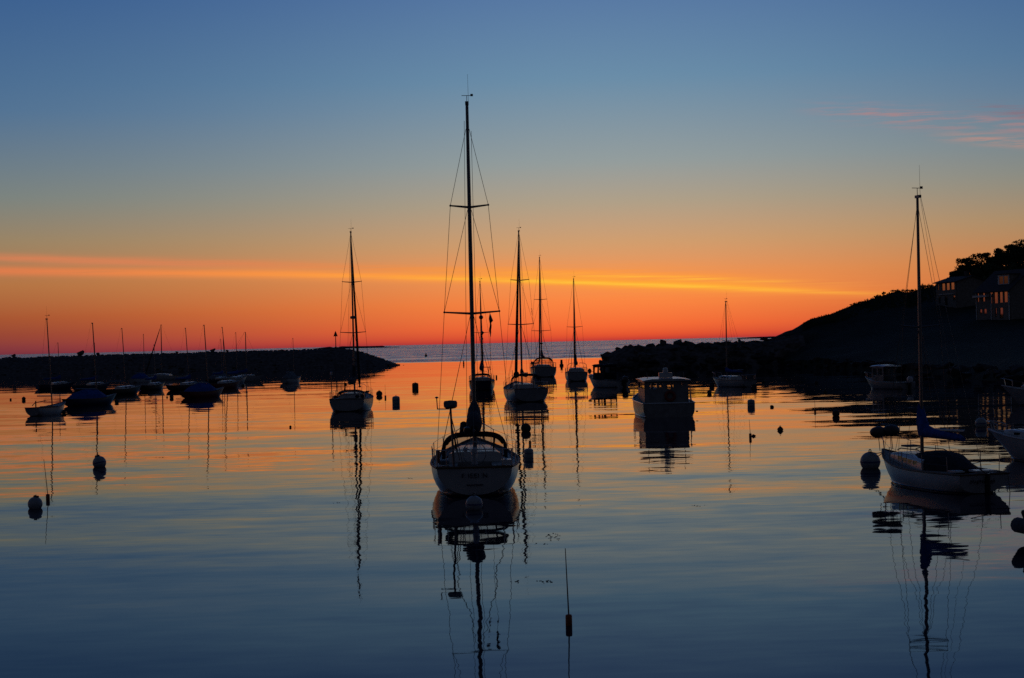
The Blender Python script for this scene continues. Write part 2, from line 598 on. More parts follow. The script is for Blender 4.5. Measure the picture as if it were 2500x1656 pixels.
# far low mole on the horizon
MOLE = [(770, 851), (806, 846.5), (812, 848.5), (826, 848), (832, 845.8), (905, 845.2), (935, 844.4), (940, 846.6), (955, 847), (975, 847)]
root = thing('far_breakwater', 'thin low dark breakwater far off on the horizon at left', 'breakwater', at(870, 860, 4200))
root.location.z = 0
rings = []
for i in range(60):
    px = 770 + (975 - 770) * i / 59
    c = at(px, interp(MOLE, px) + random.uniform(-.15, .15), 4200)
    z = max(c.z, .4)
    rings.append([Vector(q) - Vector(root.location) for q in ((c.x, 4186, -1), (c.x, 4195, z * .8), (c.x, 4200, z), (c.x, 4206, z), (c.x, 4222, -1))])
MB().loft(rings, closed=False).build('mound', 'rock', root)
root = thing('far_headland', 'faint low strip of land on the horizon beside the dark hill', 'headland', at(1860, 826, 5200))
root.location.z = 0
rings = []
for i in range(40):
    px = 1800 + 170 * i / 39
    c = at(px, 825.4 - (px - 1800) * .0237 - 1.8 * math.sin(math.pi * i / 39) + random.uniform(-.2, .2), 5200)
    rings.append([Vector((c.x, yy, zz)) - Vector(root.location) for yy, zz in ((5180, -1), (5195, max(c.z, .5)), (5230, -1))])
MB().loft(rings, closed=False).build('land', 'hill', root)

# the hill
HILL_CREST = [(1880, 829), (1901, 822), (1930, 807), (1945, 803), (1960, 794), (1985, 778), (2032, 767), (2058, 756), (2080, 747), (2112, 736), (2145, 724),
              (2167, 718), (2185, 713), (2199, 710), (2215, 714), (2232, 712), (2250, 705), (2275, 700), (2300, 692), (2340, 680),
              (2400, 665), (2450, 655), (2500, 648), (2700, 630), (3100, 640), (3400, 700)]
SHORE_D = [(1880, 300), (1960, 285), (2100, 245), (2240, 200), (2480, 163), (2800, 130), (3400, 90)]
CREST_D = [(1880, 311), (1960, 316), (2100, 335), (2240, 365), (2400, 385), (3400, 385)]


def hill_height(px, s):
    dc = interp(CREST_D, px)
    zc = at(px, interp(HILL_CREST, px), dc).z
    e = 1.0 + 1.2 * min(1, max(0, (px - 1900) / 250))
    bank = 1.8 * min(1.0, s / .035)
    return -0.8 + bank + (zc - 1.0) * s ** e


hill_rows = [0, .008, .02, .035, .06, .1, .15, .2, .26, .32, .38, .44, .5, .56, .62, .68, .74, .8, .86, .91, .95, .98, 1.0]
rings = []
for i in range(131):
    px = 1880 + (3400 - 1880) * (i / 130) ** 1.35
    ds, dc = interp(SHORE_D, px), interp(CREST_D, px)
    ring = []
    for s in hill_rows:
        d = ds + (dc - ds) * s
        X = at(px, 830, d).x
        z = hill_height(px, s)
        q = Vector((X, d, z))
        amp = 0.5 if 0.03 < s < .97 else .18
        z += amp * (noise.noise(q * .12) * 1.2 + noise.noise(q * .45) * .5)
        ring.append((X, d, z))
    zc = ring[-1][2]
    X, d, _ = ring[-1]
    for b, k in ((8, .97), (25, .8), (60, .35), (90, -.1)):
        ring.append((X + b * X / d * .3, d + b, zc * k))
    rings.append(ring)
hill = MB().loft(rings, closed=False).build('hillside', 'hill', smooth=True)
tag(hill, kind='structure')
random.seed(8)
for k in range(120):                                   # shoreline ledges under the hill
    px = random.uniform(1890, 2560)
    ds, dc = interp(SHORE_D, px), interp(CREST_D, px)
    s = random.uniform(0, .06)
    d = ds + (dc - ds) * s
    rock(hill, (at(px, 830, d).x, d, hill_height(px, s) + random.uniform(-.3, .15)), random.uniform(.8, 2.2), WEEDROCKS)


# ------------------------------------------------------------- vegetation
def leaf_cloud(mb, c, rad, n, size, rnd):
    for _ in range(n):
        v = Vector((rnd.gauss(0, 1), rnd.gauss(0, 1), rnd.gauss(0, 1))).normalized() * (rnd.random() ** .45)
        p = Vector(c) + Vector((v.x * rad[0], v.y * rad[1], v.z * rad[2]))
        a = Vector((rnd.gauss(0, 1), rnd.gauss(0, 1), rnd.gauss(0, 1))).normalized()
        b = a.cross(Vector((rnd.gauss(0, 1), rnd.gauss(0, 1), rnd.gauss(0, 1)))).normalized()
        s = size * rnd.uniform(.6, 1.3)
        mb.add([p - a * s, p + b * s * .55, p + a * s, p - b * s * .55], [(0, 1, 2, 3)])


def tree(label, px, py_top, d, base_z, width, seed, clumps=16, leaf=.26, group=None, name='tree', lean=0.0):
    rnd = random.Random(seed)
    top = at(px, py_top, d)
    hgt = max(top.z - base_z, 1.0)
    root = thing(name, label, 'tree' if 'tree' in name else 'bush', (top.x, d, base_z), 0, group)
    tr = MB()
    fork = Vector((lean * .4, 0, hgt * .45))
    tr.tube([(0, 0, -.5), (lean * .2, 0, hgt * .22), fork, (lean, 0, hgt * .8)], [hgt * .035 + .05, hgt * .028 + .04, hgt * .02 + .03, .04], 7)
    cr = MB()
    for k in range(clumps):
        a = rnd.uniform(0, 6.28)
        zz = rnd.uniform(.10, .93)
        prof = math.sin(math.pi * min(1, max(0, (zz + .02) / 1.04))) ** .6
        r = width * .5 * prof * rnd.uniform(.35, 1.0)
        c = Vector((math.cos(a) * r + lean * zz, math.sin(a) * r, hgt * zz))
        if k < 9:
            tr.tube([fork + Vector((0, 0, rnd.uniform(-.3, .2) * hgt * .3)), fork.lerp(c, .6) + Vector((0, 0, -.1)), c], [hgt * .012 + .03, .04, .02], 5)
        q = rnd.uniform(.13, .24) * width
        leaf_cloud(cr, c, (q, q, q * rnd.uniform(.55, .8)), int(90 + 40 * rnd.random()), leaf, rnd)
    c = Vector((lean, 0, hgt * .93))
    leaf_cloud(cr, c, (width * .14, width * .14, hgt * .07), 60, leaf, rnd)
    tr.build('trunk', 'bark', root, True)
    cr.build('crown', 'leaf', root)
    return root


TG = 'trees on the hilltop behind the houses'
for i, (px, py, d, w, lab) in enumerate((
        (2335, 661, 366, 3.6, 'small low tree just behind the ridge of the smaller house'),
        (2357, 630, 370, 4.6, 'rounded dark tree standing above the roof of the smaller house'),
        (2392, 619, 372, 4.8, 'leafy tree with gaps of sky, third along the hilltop from the left'),
        (2412, 617, 378, 4.6, 'dense dark tree in the middle of the hilltop row'),
        (2437, 607, 372, 3.8, 'taller tree with a knobbly crown left of the large corner tree'),
        (2456, 598, 376, 4.4, 'tree with open branches showing sky beside the large corner tree'),
        (2474, 600, 382, 5.0, 'dark tree filling in behind the large corner tree'),
        (2496, 583, 372, 6.5, 'tallest tree, at the right edge of the hilltop'))):
    gz = at(px, interp(HILL_CREST, px), 375).z - 1.2
    tree(lab, px, py, d, min(gz, at(px, py, d).z - 3.5), w * 1.15, 40 + i, 30, .24, TG)
for i, (px, py, d, w, lab) in enumerate((
        (2380, 655, 352, 6, 'dark tree between the two houses on the slope'),
        (2425, 645, 346, 7, 'dark tree behind the roof of the larger house'),
        (2470, 640, 350, 7, 'dark tree just behind the dormer of the larger house'),
        (2358, 668, 358, 5, 'small dark tree right behind the smaller house roof'))):
    tree(lab, px, py, d, 9.0, w, 70 + i, 34, .28, TG)
c = at(2153, 727, 344)
tree('small wind bent tree alone on the bare hill crest', 2153, 713, 342, c.z - .3, 1.0, 90, 6, .16, None, 'bent_tree', .35)
for i, (px, py, w, h, lab) in enumerate((
        (2090, 742, 2.2, .7, 'low ragged bush on the hill slope left of the bent tree'),
        (2108, 737, 2.0, .5, 'low scrub between the ragged bush and the bent tree'),
        (2143, 722, 1.6, .7, 'scrubby bush at the foot of the bent tree'),
        (2199, 709, 4.0, .6, 'rounded scrub patch on the hill crest left of the tall mast'),
        (2255, 696, 2.6, 1.2, 'spiky bush on the crest just left of the smaller house'),
        (2268, 699, 3.0, .9, 'bushy clump against the corner of the smaller house'),
        (2236, 710, 2.4, .6, 'low bush on the crest just right of the tall mast'))):
    d = interp(CREST_D, px) - 1
    rnd = random.Random(200 + i)
    base = at(px, interp(HILL_CREST, px), d)
    root = thing('bush', lab, 'bush', (base.x, d, base.z - .3), 0, 'scrub along the hill crest')
    cr, st = MB(), MB()
    for k in range(9):
        cx = rnd.uniform(-.5, .5) * w
        hh = h * rnd.uniform(.5, 1.1) * (1 - abs(cx / w) * .8)
        leaf_cloud(cr, (cx, rnd.uniform(-.5, .5), hh * .6 + .1), (w * .14, w * .14, hh * .5), 50, .12, rnd)
        st.tube([(cx * .5, 0, -.3), (cx * .8, 0, hh * .5), (cx, rnd.uniform(-.2, .2), hh + .35)], [.03, .02, .01], 4)
    cr.build('crown', 'leaf', root)
    st.build('stem', 'bark', root)


rnd = random.Random(77)
m = MB()
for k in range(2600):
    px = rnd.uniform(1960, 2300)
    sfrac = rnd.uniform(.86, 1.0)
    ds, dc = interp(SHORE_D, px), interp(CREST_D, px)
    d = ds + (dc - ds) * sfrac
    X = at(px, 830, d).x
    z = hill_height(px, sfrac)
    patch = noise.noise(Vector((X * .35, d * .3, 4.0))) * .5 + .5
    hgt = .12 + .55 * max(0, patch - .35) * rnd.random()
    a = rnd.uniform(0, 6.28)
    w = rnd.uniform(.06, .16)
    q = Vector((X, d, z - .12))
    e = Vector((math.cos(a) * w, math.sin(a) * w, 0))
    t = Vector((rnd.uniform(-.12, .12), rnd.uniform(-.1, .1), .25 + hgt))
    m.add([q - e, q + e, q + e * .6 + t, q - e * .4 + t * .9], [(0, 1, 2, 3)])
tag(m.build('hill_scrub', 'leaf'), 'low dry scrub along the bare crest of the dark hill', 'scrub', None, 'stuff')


# ----------------------------------------------------------------- houses
def house(label, name, px_left, d_left, length, depth, z_base, z_eave, z_ridge, wins, extra):
    """facade in the local y = 0 plane seen from -y; u runs from the far end (0) to the near end (length)"""
    root = thing(name, label, 'house', (0, 0, 0))
    p = at(px_left, 830, d_left)
    root.location = (p.x, p.y, z_base)
    ang = math.atan2(-.944, .33)                 # direction of +u in the world
    root.rotation_euler = (0, 0, ang)
    he, hr = z_eave - z_base, z_ridge - z_base
    holes = [(a, b, c - z_base, e - z_base) for a, b, c, e in wins]
    MB().panel((0, 0, -3), (1, 0, 0), (0, 0, 1), length, he + 3, [(a, b, c + 3, e + 3) for a, b, c, e in holes], .2).build('wall', 'shingle', root)
    for uu, hs in ((0.0, 1), (length, -1)):
        gv = [(uu, 0.02, -3), (uu, depth, -3), (uu, depth, he), (uu, depth / 2, hr - .15), (uu, 0.02, he)]
        g = MB().add(gv + [(a + hs * .2, b, c) for a, b, c in gv], [(0, 1, 2, 3, 4), (9, 8, 7, 6, 5), (0, 1, 6, 5), (1, 2, 7, 6), (2, 3, 8, 7), (3, 4, 9, 8), (4, 0, 5, 9)])
        g.build('wall', 'shingle', root)
    MB().panel((length, depth, -3), (-1, 0, 0), (0, 0, 1), length, he + 3, [], .2).build('wall', 'shingle', root)
    rf = MB()
    ov = .45
    slope = (hr - he) / (depth / 2)
    rf.loft([[(u, -ov, he - ov * slope), (u, depth / 2, hr), (u, depth + ov, he - ov * slope), (u, depth + ov, he - ov * slope - .18), (u, depth / 2, hr - .2), (u, -ov, he - ov * slope - .18)]
             for u in (-ov, length + ov)])
    roof = rf.build('roof', 'roof', root)
    for a, b, c, e in holes:
        w = MB()
        t = .07
        w.box(((a + b) / 2, .06, c + t / 2), (b - a, .16, t)).box(((a + b) / 2, .06, e - t / 2), (b - a, .16, t))
        w.box((a + t / 2, .06, (c + e) / 2), (t, .16, e - c - 2 * t)).box((b - t / 2, .06, (c + e) / 2), (t, .16, e - c - 2 * t))
        f = w.build('window', 'mullion', root)
        MB().box(((a + b) / 2, .1, (c + e) / 2), (b - a - 2 * t, .03, e - c - 2 * t)).build('pane', 'housepane', f)
    extra(root, roof, he, hr, depth, length)
    return root


def u_at(px, d_left, px_left, length):
    """position along a receding facade whose far corner stands at px_left"""
    X0 = at(px_left, 830, d_left).x
    k = at(px, 830, 1.0).x
    dx, dy = .33, -.944
    return (k * d_left - X0) / (dx - k * dy)


def left_extra(root, roof, he, hr, depth, length):
    dk = MB().box((length / 2 - 1.5, -1.5, -.95), (length + 1.5, 2.8, .2))
    deck = dk.build('deck', 'teak', root)
    rail = MB()
    for i in range(9):
        rail.box((-.6 + i * (length + .2) / 8 - 1.5, -2.85, -.45), (.09, .09, .8))
    rail.box((length / 2 - 1.5, -2.85, -.02), (length + 1.4, .1, .06))
    rail.build('railing', 'teak', deck)
    for i in range(4):
        MB().box((-.4 + i * (length - .6) / 3 - 1, -2.6, -2.8), (.2, .2, 3.5)).build('post', 'teak', deck)
    MB().box((length * .55, .0, 2.75), (length * .7, .5, .12)).build('canopy', 'trim', root)
    ch = MB().box((length * .75, depth * .5, hr + .3), (.7, .7, 1.3))
    ch.build('chimney', 'rock', roof)


def right_extra(root, roof, he, hr, depth, length):
    slope = (hr - he) / (depth / 2)
    u0 = length * .52
    w = 3.4
    yb = 1.1
    zb = he + yb * slope
    d = MB().panel((u0, yb, zb - .4), (1, 0, 0), (0, 0, 1), w, 2.2, [(.4, 1.55, .5, 1.85), (1.85, 3.0, .5, 1.85)], .15)
    dm = d.build('dormer', 'trim', root)
    for uu in (u0, u0 + w - .1):
        s = MB().add([(uu, yb + .05, zb - .3), (uu, yb + .05, zb + 1.75), (uu, yb + 2.6, zb + 1.75), (uu + .1, yb + .05, zb - .3), (uu + .1, yb + .05, zb + 1.75), (uu + .1, yb + 2.6, zb + 1.75)],
              [(0, 1, 2), (5, 4, 3), (0, 1, 4, 3), (1, 2, 5, 4), (2, 0, 3, 5)])
        s.build('dormer_cheek', 'shingle', dm)
    MB().box((u0 + w / 2, yb + 1.2, zb + 1.86), (w + .4, 3.2, .14)).build('dormer_roof', 'roof', dm)
    for a in (u0 + .4, u0 + 1.85):
        MB().box((a + .575, yb + .06, zb + .775), (1.15, .05, 1.35)).build('pane', 'glass', dm)
    MB().box((1.9, -.4, he - .25 - .9), (4.2, .7, .35)).build('porch_roof', 'trim', root)
    for u in (.05, 4.6, length - .05):
        MB().box((u, -.05, he / 2 - .4), (.16, .09, he - .6)).build('corner_board', 'trim', root)


PL, DL, LL = 2288, 338, 7.1


def wins_of(rects, px_left, d_left, length):
    out = []
    for x0, x1, y0, y1 in rects:
        a, b = u_at(x0, d_left, px_left, length), u_at(x1, d_left, px_left, length)
        dm = d_left - .944 * (a + b) / 2
        out.append((a, b, at(x0, y1, dm).z, at(x0, y0, dm).z))
    return out


house('smaller grey shingled house with glowing upper windows, left one on the hill', 'house', PL, DL, LL, 7.5, 10.4, at(2310, 687, 333).z, at(2310, 673, 330).z,
      wins_of([(2292, 2295.5, 694, 709), (2302, 2311, 692, 710), (2313, 2322, 691, 709), (2324, 2333.5, 689, 707.5),
               (2294, 2299.5, 725, 741), (2309, 2316, 724, 746), (2329, 2335, 721.5, 735)], PL, DL, LL), left_extra)
PR, DR, LR = 2386, 306, 10.0
house('larger grey house with dormer and orange lit windows at the right edge', 'house', PR, DR, LR, 9.0, 6.6, at(2430, 706, 298).z, at(2440, 655, 294).z,
      wins_of([(2388, 2393, 716, 738), (2401, 2407.5, 715, 737), (2418.5, 2427, 714, 742), (2429, 2439, 713, 741.5), (2442, 2451, 712, 740), (2453, 2463, 711, 739),
               (2393, 2400, 755, 767), (2403, 2411, 754, 767), (2420, 2424, 753, 775), (2431, 2435.5, 752, 775), (2442, 2451, 751, 778)], PR, DR, LR), right_extra)


# ------------------------------------------------------------------- boats
def lerp(a, b, t):
    return a + (b - a) * t


class Hull:
    def __init__(s, L, B, fs, fm, fb, tw=.8, draft=.45, kstern=.05, bow_rake=1.0, stern_rake=.3, tmax=.42, full=.72, bowpow=2.2, bowv=1.35):
        s.__dict__.update(locals())

    def hb(s, t):
        if t < s.tmax:
            return s.B / 2 * (1 - (1 - s.tw) * ((s.tmax - t) / s.tmax) ** 2)
        return max(s.B / 2 * (1 - ((t - s.tmax) / (1 - s.tmax)) ** s.bowpow), .02)

    def zs(s, t):
        return s.fm + (s.fs - s.fm) * max(0, (.4 - t) / .4) ** 2 + (s.fb - s.fm) * max(0, (t - .4) / .6) ** 2

    def zk(s, t):
        if t < .3:
            return lerp(s.kstern, -s.draft, math.sin(t / .3 * math.pi / 2))
        if t > .7:
            return lerp(-s.draft, -.12, ((t - .7) / .3) ** 2)
        return -s.draft

    def y(s, t):
        return (t - .5) * s.L

    def ring(s, t, m=10, inset=0.0):
        hb, zs, zk = s.hb(t) - inset, s.zs(t), s.zk(t)
        e = lerp(s.full, s.bowv, max(0, (t - .45) / .55) ** 1.3)
        pts = []
        for j in range(m + 1):
            th = math.pi / 2 * j / m
            xx = hb * math.cos(th) ** e if j < m else 0.0
            hh = math.sin(th) ** e
            z = zs - (zs - zk) * hh
            yy = s.y(t) - s.bow_rake * hh * max(0, (t - .55) / .45) ** 2 + s.stern_rake * hh * max(0, (.25 - t) / .25) ** 1.5
            pts.append((xx, yy, z))
        return pts

    def full_ring(s, t, m=10):
        r = s.ring(t, m)
        return [(-a, b, c) for a, b, c in r] + [q for q in reversed(r[:-1])]

    def build(s, root, mat='white', deckmat='deck', well=None, boot=True, rail='teak', n=22, railr=.03, transom_mat=None):
        """well = (t0, t1, half width, depth)"""
        rings = [s.full_ring(i / n) for i in range(n + 1)]
        MB().loft(rings, closed=False).build('hull', mat, root, True)
        st = rings[0]
        MB().add([(a, b - .004, c) for a, b, c in st], [tuple(range(len(st)))]).build('transom', transom_mat or mat, root)
        # deck with camber and an optional sunken cockpit
        ts = sorted({i / n for i in range(n + 1)} | ({well[0], well[0] + .001, well[1], well[1] - .001} if well else set()))
        rows = []
        for t in ts:
            hb, z0 = s.hb(t) - .015, s.zs(t) - .035
            if well and well[0] <= t <= well[1]:
                w = min(well[2], hb * .8)
            else:
                w = min(well[2] if well else hb * .5, hb * .8)
            xs = [-hb, -w - .002, -w, -w * .5, 0, w * .5, w, w + .002, hb]
            inwell = well and well[0] + .0005 < t < well[1] - .0005
            rows.append([(x, s.y(t), z0 - (well[3] if inwell and abs(x) <= w else 0) + .05 * (1 - (x / max(hb, .05)) ** 2)) for x in xs])
        MB().loft(rows, closed=False).build('deck', deckmat, root)
        for sg in (-1, 1):
            MB().tube([(sg * s.hb(i / n), s.y(i / n), s.zs(i / n) + .01) for i in range(n + 1)], railr, 5).build('toe_rail', rail, root)
        MB().tube([(x, s.y(0) - .01, s.zs(0) + .01) for x in (-s.hb(0), 0, s.hb(0))], railr, 5).build('taffrail', rail, root)
        if boot:
            rr = []
            for i in range(n + 1):
                r = s.ring(i / n, 24)
                lo = [q for q in r if q[2] <= .10]
                if len(lo) >= 2 and i / n < .97:
                    rr.append(lo[:2])
            # thin dark boot stripe just above the water
            for sg in (-1, 1):
                pts = [(sg * (q[0][0] + .006), q[0][1], .06) for q in rr]
                if len(pts) > 3:
                    MB().tube(pts, .028, 4).build('boot_stripe', 'navy', root)


def arch(w, h, e=.62, n=14):
    return [(w * math.copysign(abs(math.cos(math.pi * (1 - i / n))) ** e, math.cos(math.pi * (1 - i / n))), h * math.sin(math.pi * i / n) ** e) for i in range(n + 1)]


def cabin(root, y0, y1, w0, w1, z0, h, mat='white', ports=3, port_mat='glass'):
    rings = []
    for k, (t, hh) in enumerate(((0, .0), (0.02, .9), (.3, 1.0), (.8, .88), (.97, .6), (1.0, .05))):
        y, w = lerp(y0, y1, t), lerp(w0, w1, t)
        rings.append([(x * (1 if k else 1), y, z0(y) - .12 + (z * hh * h + .12 if z > .001 else 0)) for x, z in arch(w, 1.0, .35, 12)])
    MB().loft(rings, closed=True).build('cabin', mat, root, True)
    for sg in (-1, 1):
        for p in range(ports):
            t = .12 + .62 * (p + .5) / ports
            y, w = lerp(y0, y1, t), lerp(w0, w1, t)
            MB().box((sg * (w * .985), y, z0(y) + h * .5), (.04, min(.45, (y1 - y0) / ports * .4), h * .32), sg * .0).build('porthole', port_mat, root)


def sail_cover(root, y_mast, y_end, z, mat='blue_canvas', tall=.55, wid=.24, luff=1.0, droop=.0):
    rings = []
    ys = [y_mast + .16, y_mast + .02, lerp(y_mast, y_end, .12), lerp(y_mast, y_end, .3), lerp(y_mast, y_end, .6), lerp(y_mast, y_end, .9), y_end]
    hs = [luff * .9, luff, tall * 1.3, tall, tall * .85, tall * .65, tall * .4]
    ws = [.11, .17, .95 * wid, wid, wid * .95, wid * .85, wid * .5]
    random.seed(int(abs(y_mast * 100)) + 3)
    for y, hh, ww in zip(ys, hs, ws):
        lump = random.uniform(.9, 1.1)
        rings.append([(ww * lump * math.cos(a), y, z - .1 + hh * .5 + hh * .5 * math.sin(a) * (1 if math.sin(a) < 0 else random.uniform(.92, 1.05))) for a in
                      [2 * math.pi * k / 12 for k in range(12)]])
    return MB().loft(rings).build('sail_cover', mat, root, True)


def rig(root, H, ym, hz, htop, mr, spreaders, hull, wr=.008, bow_y=None, bow_z=None, furl=None, back=True, rake=.012, boom=None, vane=True, lower=True, mat='alu',
        fore=True, head=.98, shrouds=True):
    """mast at ym stepped at height hz up to htop above the water; spreaders = [(z, half span)]"""
    yy = lambda z: ym - rake * (z - hz)
    mast = MB().tube([(0, ym, hz - .3), (0, yy(htop * .6), htop * .6), (0, yy(htop), htop)], [mr, mr * .95, mr * .7], 8, .8).build('mast', mat, root, True)
    MB().box((0, yy(htop) - mr * .6, htop + .03), (mr * 1.3, mr * (4 if vane else 2.2), .10)).build('masthead', mat, mast)
    if vane:
        v = MB().tube([(0, yy(htop), htop), (0, yy(htop), htop + .34)], .012, 5)
        v.tube([(-.20, yy(htop), htop + .34), (.20, yy(htop) + .05, htop + .34)], .012, 5).box((.19, yy(htop) + .05, htop + .36), (.10, .02, .09))
        v.build('wind_vane', 'wire', mast)
        MB().tube([(.06, yy(htop) - .1, htop), (.05, yy(htop) - .1, htop + 1.15)], [.007, .004], 4).build('antenna', 'wire', mast)
    cy = lambda t: hull.y(t)
    tm = ym / hull.L + .5
    chain = hull.hb(tm) * .93
    zd = hull.zs(tm)
    for sg in (-1, 1):
        pts = [(sg * chain, ym - .15, zd)]
        for z, hw in spreaders:
            MB().tube([(0, yy(z), z), (sg * hw, yy(z) - .12, z + .07)], [mr * .45, mr * .28], 6).build('spreader', mat, root)
            MB().ball((sg * hw, yy(z) - .12, z + .07), mr * .42, n=6, k=4).build('spreader_boot', mat, root)
            pts.append((sg * hw, yy(z) - .12, z + .07))
        pts.append((sg * mr * .6, yy(htop * head), htop * head))
        if shrouds:
            MB().tube(pts, wr, 4).build('shroud', 'wire', root)
        if lower and shrouds and spreaders:
            MB().tube([(sg * chain * .92, ym - .55, zd), (sg * mr * .7, yy(spreaders[0][0] - .1), spreaders[0][0] - .1)], wr, 4).build('shroud', 'wire', root)
            MB().tube([(sg * chain * .92, ym + .45, zd), (sg * mr * .7, yy(spreaders[0][0] - .1), spreaders[0][0] - .1)], wr, 4).build('shroud', 'wire', root)
            if len(spreaders) > 1:
                z, hw = spreaders[0]
                MB().tube([(sg * hw, yy(z) - .12, z + .07), (sg * mr * .7, yy(spreaders[1][0] - .1), spreaders[1][0] - .1)], wr, 4).build('shroud', 'wire', root)
    by = hull.y(1) - .15 if bow_y is None else bow_y
    bz = hull.zs(1) + .02 if bow_z is None else bow_z
    if fore:
        zt = htop * head
        fs = MB().tube([(0, by, bz), (0, yy(zt) + .08, zt)], wr, 4).build('forestay', 'wire', root)
        if furl:
            a, b = Vector((0, by, bz)), Vector((0, yy(zt) + .08, zt))
            MB().tube([a.lerp(b, .03), a.lerp(b, .06), a.lerp(b, .4), a.lerp(b, .8), a.lerp(b, .96)], [furl * .5, furl, furl * .9, furl * .6, furl * .35], 7).build('furled_sail', 'dark_canvas', fs, True)
            MB().lathe([(.05, 0), (.12, .02), (.12, .12), (.05, .14)], a.lerp(b, .02), 8).build('furling_drum', 'black', fs)
    if back:
        MB().tube([(0, hull.y(0) + .1, hull.zs(0)), (0, yy(htop) - .25, htop)], wr, 4).build('backstay', 'wire', root)
    if boom:
        ye, zb = boom
        MB().tube([(0, ym - .05, zb), (0, ye, zb + .08)], [.06, .055], 7).build('boom', mat, root, True)
        MB().tube([(0, ye + .3, zb + .05), (0, yy(htop) - .2, htop)], wr * .7, 4).build('topping_lift', 'wire', root)
    return mast


def stanchions(root, hull, ts, h=.6, r=.016, wire=.006, rows=2, mat='steel', pulpit=True, pushpit=True):
    for sg in (-1, 1):
        tops = []
        for t in ts:
            b = Vector((sg * (hull.hb(t) - .06), hull.y(t), hull.zs(t)))
            MB().tube([b, b + Vector((sg * .02, 0, h))], r, 5).build('stanchion', mat, root)
            tops.append(b + Vector((sg * .02, 0, h)))
        for k in range(rows):
            dz = Vector((0, 0, -k * h * .5))
            MB().tube([p + dz for p in tops], wire, 4).build('lifeline', 'wire', root)
    if pulpit:
        t0 = ts[-1]
        a = Vector((hull.hb(t0) - .06, hull.y(t0), hull.zs(t0) + h))
        tip = Vector((0, hull.y(1) + .05, hull.zs(1) + h + .02))
        pts = [a, a.lerp(tip, .6) + Vector((.12, 0, .02)), tip]
        pts = pts + [Vector((-p.x, p.y, p.z)) for p in reversed(pts[:-1])]
        m = MB().tube(pts, r, 6)
        for sg in (-1, 1):
            q = a.lerp(tip, .7)
            m.tube([(sg * q.x, q.y, q.z), (sg * q.x * .9, q.y - .1, hull.zs(.93))], r, 5)
        m.build('bow_rail', mat, root, True)
    if pushpit:
        t0 = ts[0]
        a = Vector((hull.hb(t0) - .06, hull.y(t0), hull.zs(t0) + h))
        bk = Vector((hull.hb(0) * .75, hull.y(0) + .08, hull.zs(0) + h))
        pts = [a, Vector((hull.hb(.03) - .05, hull.y(.03), a.z)), bk, Vector((-bk.x, bk.y, bk.z)), Vector((-(hull.hb(.03) - .05), hull.y(.03), a.z)), Vector((-a.x, a.y, a.z))]
        m = MB().tube(pts, r, 6)
        for q in pts[1:5]:
            m.tube([q, (q.x, q.y, hull.zs(0) - .02)], r, 5)
        m.build('stern_rail', mat, root)


def dodger(root, y_aft, y_fwd, w, z0, h, mat='dark_canvas'):
    """spray hood: a canvas top stretched over hoops with clear panels below"""
    ar = arch(w, h, .55, 18)
    a2 = arch(w * .96, h * .97, .55, 18)
    ym = lerp(y_aft, y_fwd, .5)
    i0, i1 = 0, 18
    root_d = MB()
    rows = []
    for (pts, yy) in ((ar, y_aft), (a2, ym)):
        rows.append([(x, yy, z0 + z) for x, z in pts[3:16]])
    lower = [[(x * .97, y, z - .15) for x, y, z in r] for r in rows]
    root_d.loft([rows[0], rows[1], lower[1], lower[0], rows[0]], closed=False)
    cv = root_d.build('spray_hood', mat, root, True)
    MB().tube([(x, y_aft - .02, z0 + z) for x, z in ar], .055, 6).build('hoop', mat, cv, True)
    MB().tube([(x, ym, z0 + z) for x, z in a2], .025, 6).build('hoop', mat, cv, True)
    fr = [(x * .9, y_fwd, z0 + z * .12) for x, z in a2]
    seg = [(0, 6), (6, 12), (12, 18)]
    for a, b in seg:
        pts_t = [(x, ym + .02, z0 + z) for x, z in a2[a:b + 1]]
        pts_b = fr[a:b + 1]
        MB().loft([pts_t, pts_b], closed=False).build('clear_panel', 'vinyl', cv)
        for k in (a, b):
            MB().tube([pts_t[k - a], pts_b[k - a]], .035, 5).build('panel_seam', mat, cv)
    MB().tube(fr, .03, 5).build('hood_foot', mat, cv)
    return cv


def outboard(root, x, y, z, mat='white', s=1.0):
    m = MB()
    rings = []
    for k, (zz, w, l) in enumerate(((0, .15, .22), (.06, .2, .3), (.3, .21, .32), (.45, .17, .26), (.52, .08, .14))):
        rings.append([(x + w * s * math.cos(a), y - .1 * s + l * s * math.sin(a), z + zz * s) for a in [2 * math.pi * q / 10 for q in range(10)]])
    m.loft(rings)
    o = m.build('outboard_motor', mat, root, True)
    MB().box((x, y - .05 * s, z - .35 * s), (.14 * s, .26 * s, .75 * s), taper=1.1).build('motor_leg', 'black', o)
    MB().box((x, y + .18 * s, z - .05 * s), (.3 * s, .2 * s, .3 * s)).build('clamp_bracket', 'black', o)
    return o


def rel(root, p):
    return root.matrix_basis.inverted() @ Vector(p) if False else (Matrix.Rotation(-root.rotation_euler[2], 3, 'Z') @ (Vector(p) - Vector(root.location)))


def boat_root(name, label, stern_px, heading_deg, L, group, wl_off=.0, cat='sailboat', roll=0.0):
    """stern_px: where the stern meets the water; heading: degrees to the right of straight away"""
    h = math.radians(heading_deg)
    s = W(*stern_px)
    c = s + Vector((math.sin(h), math.cos(h), 0)) * (L / 2 - wl_off)
    return thing(name, label, cat, c, -h, group, (0, roll))


SG = 'sailboats moored in the harbour'

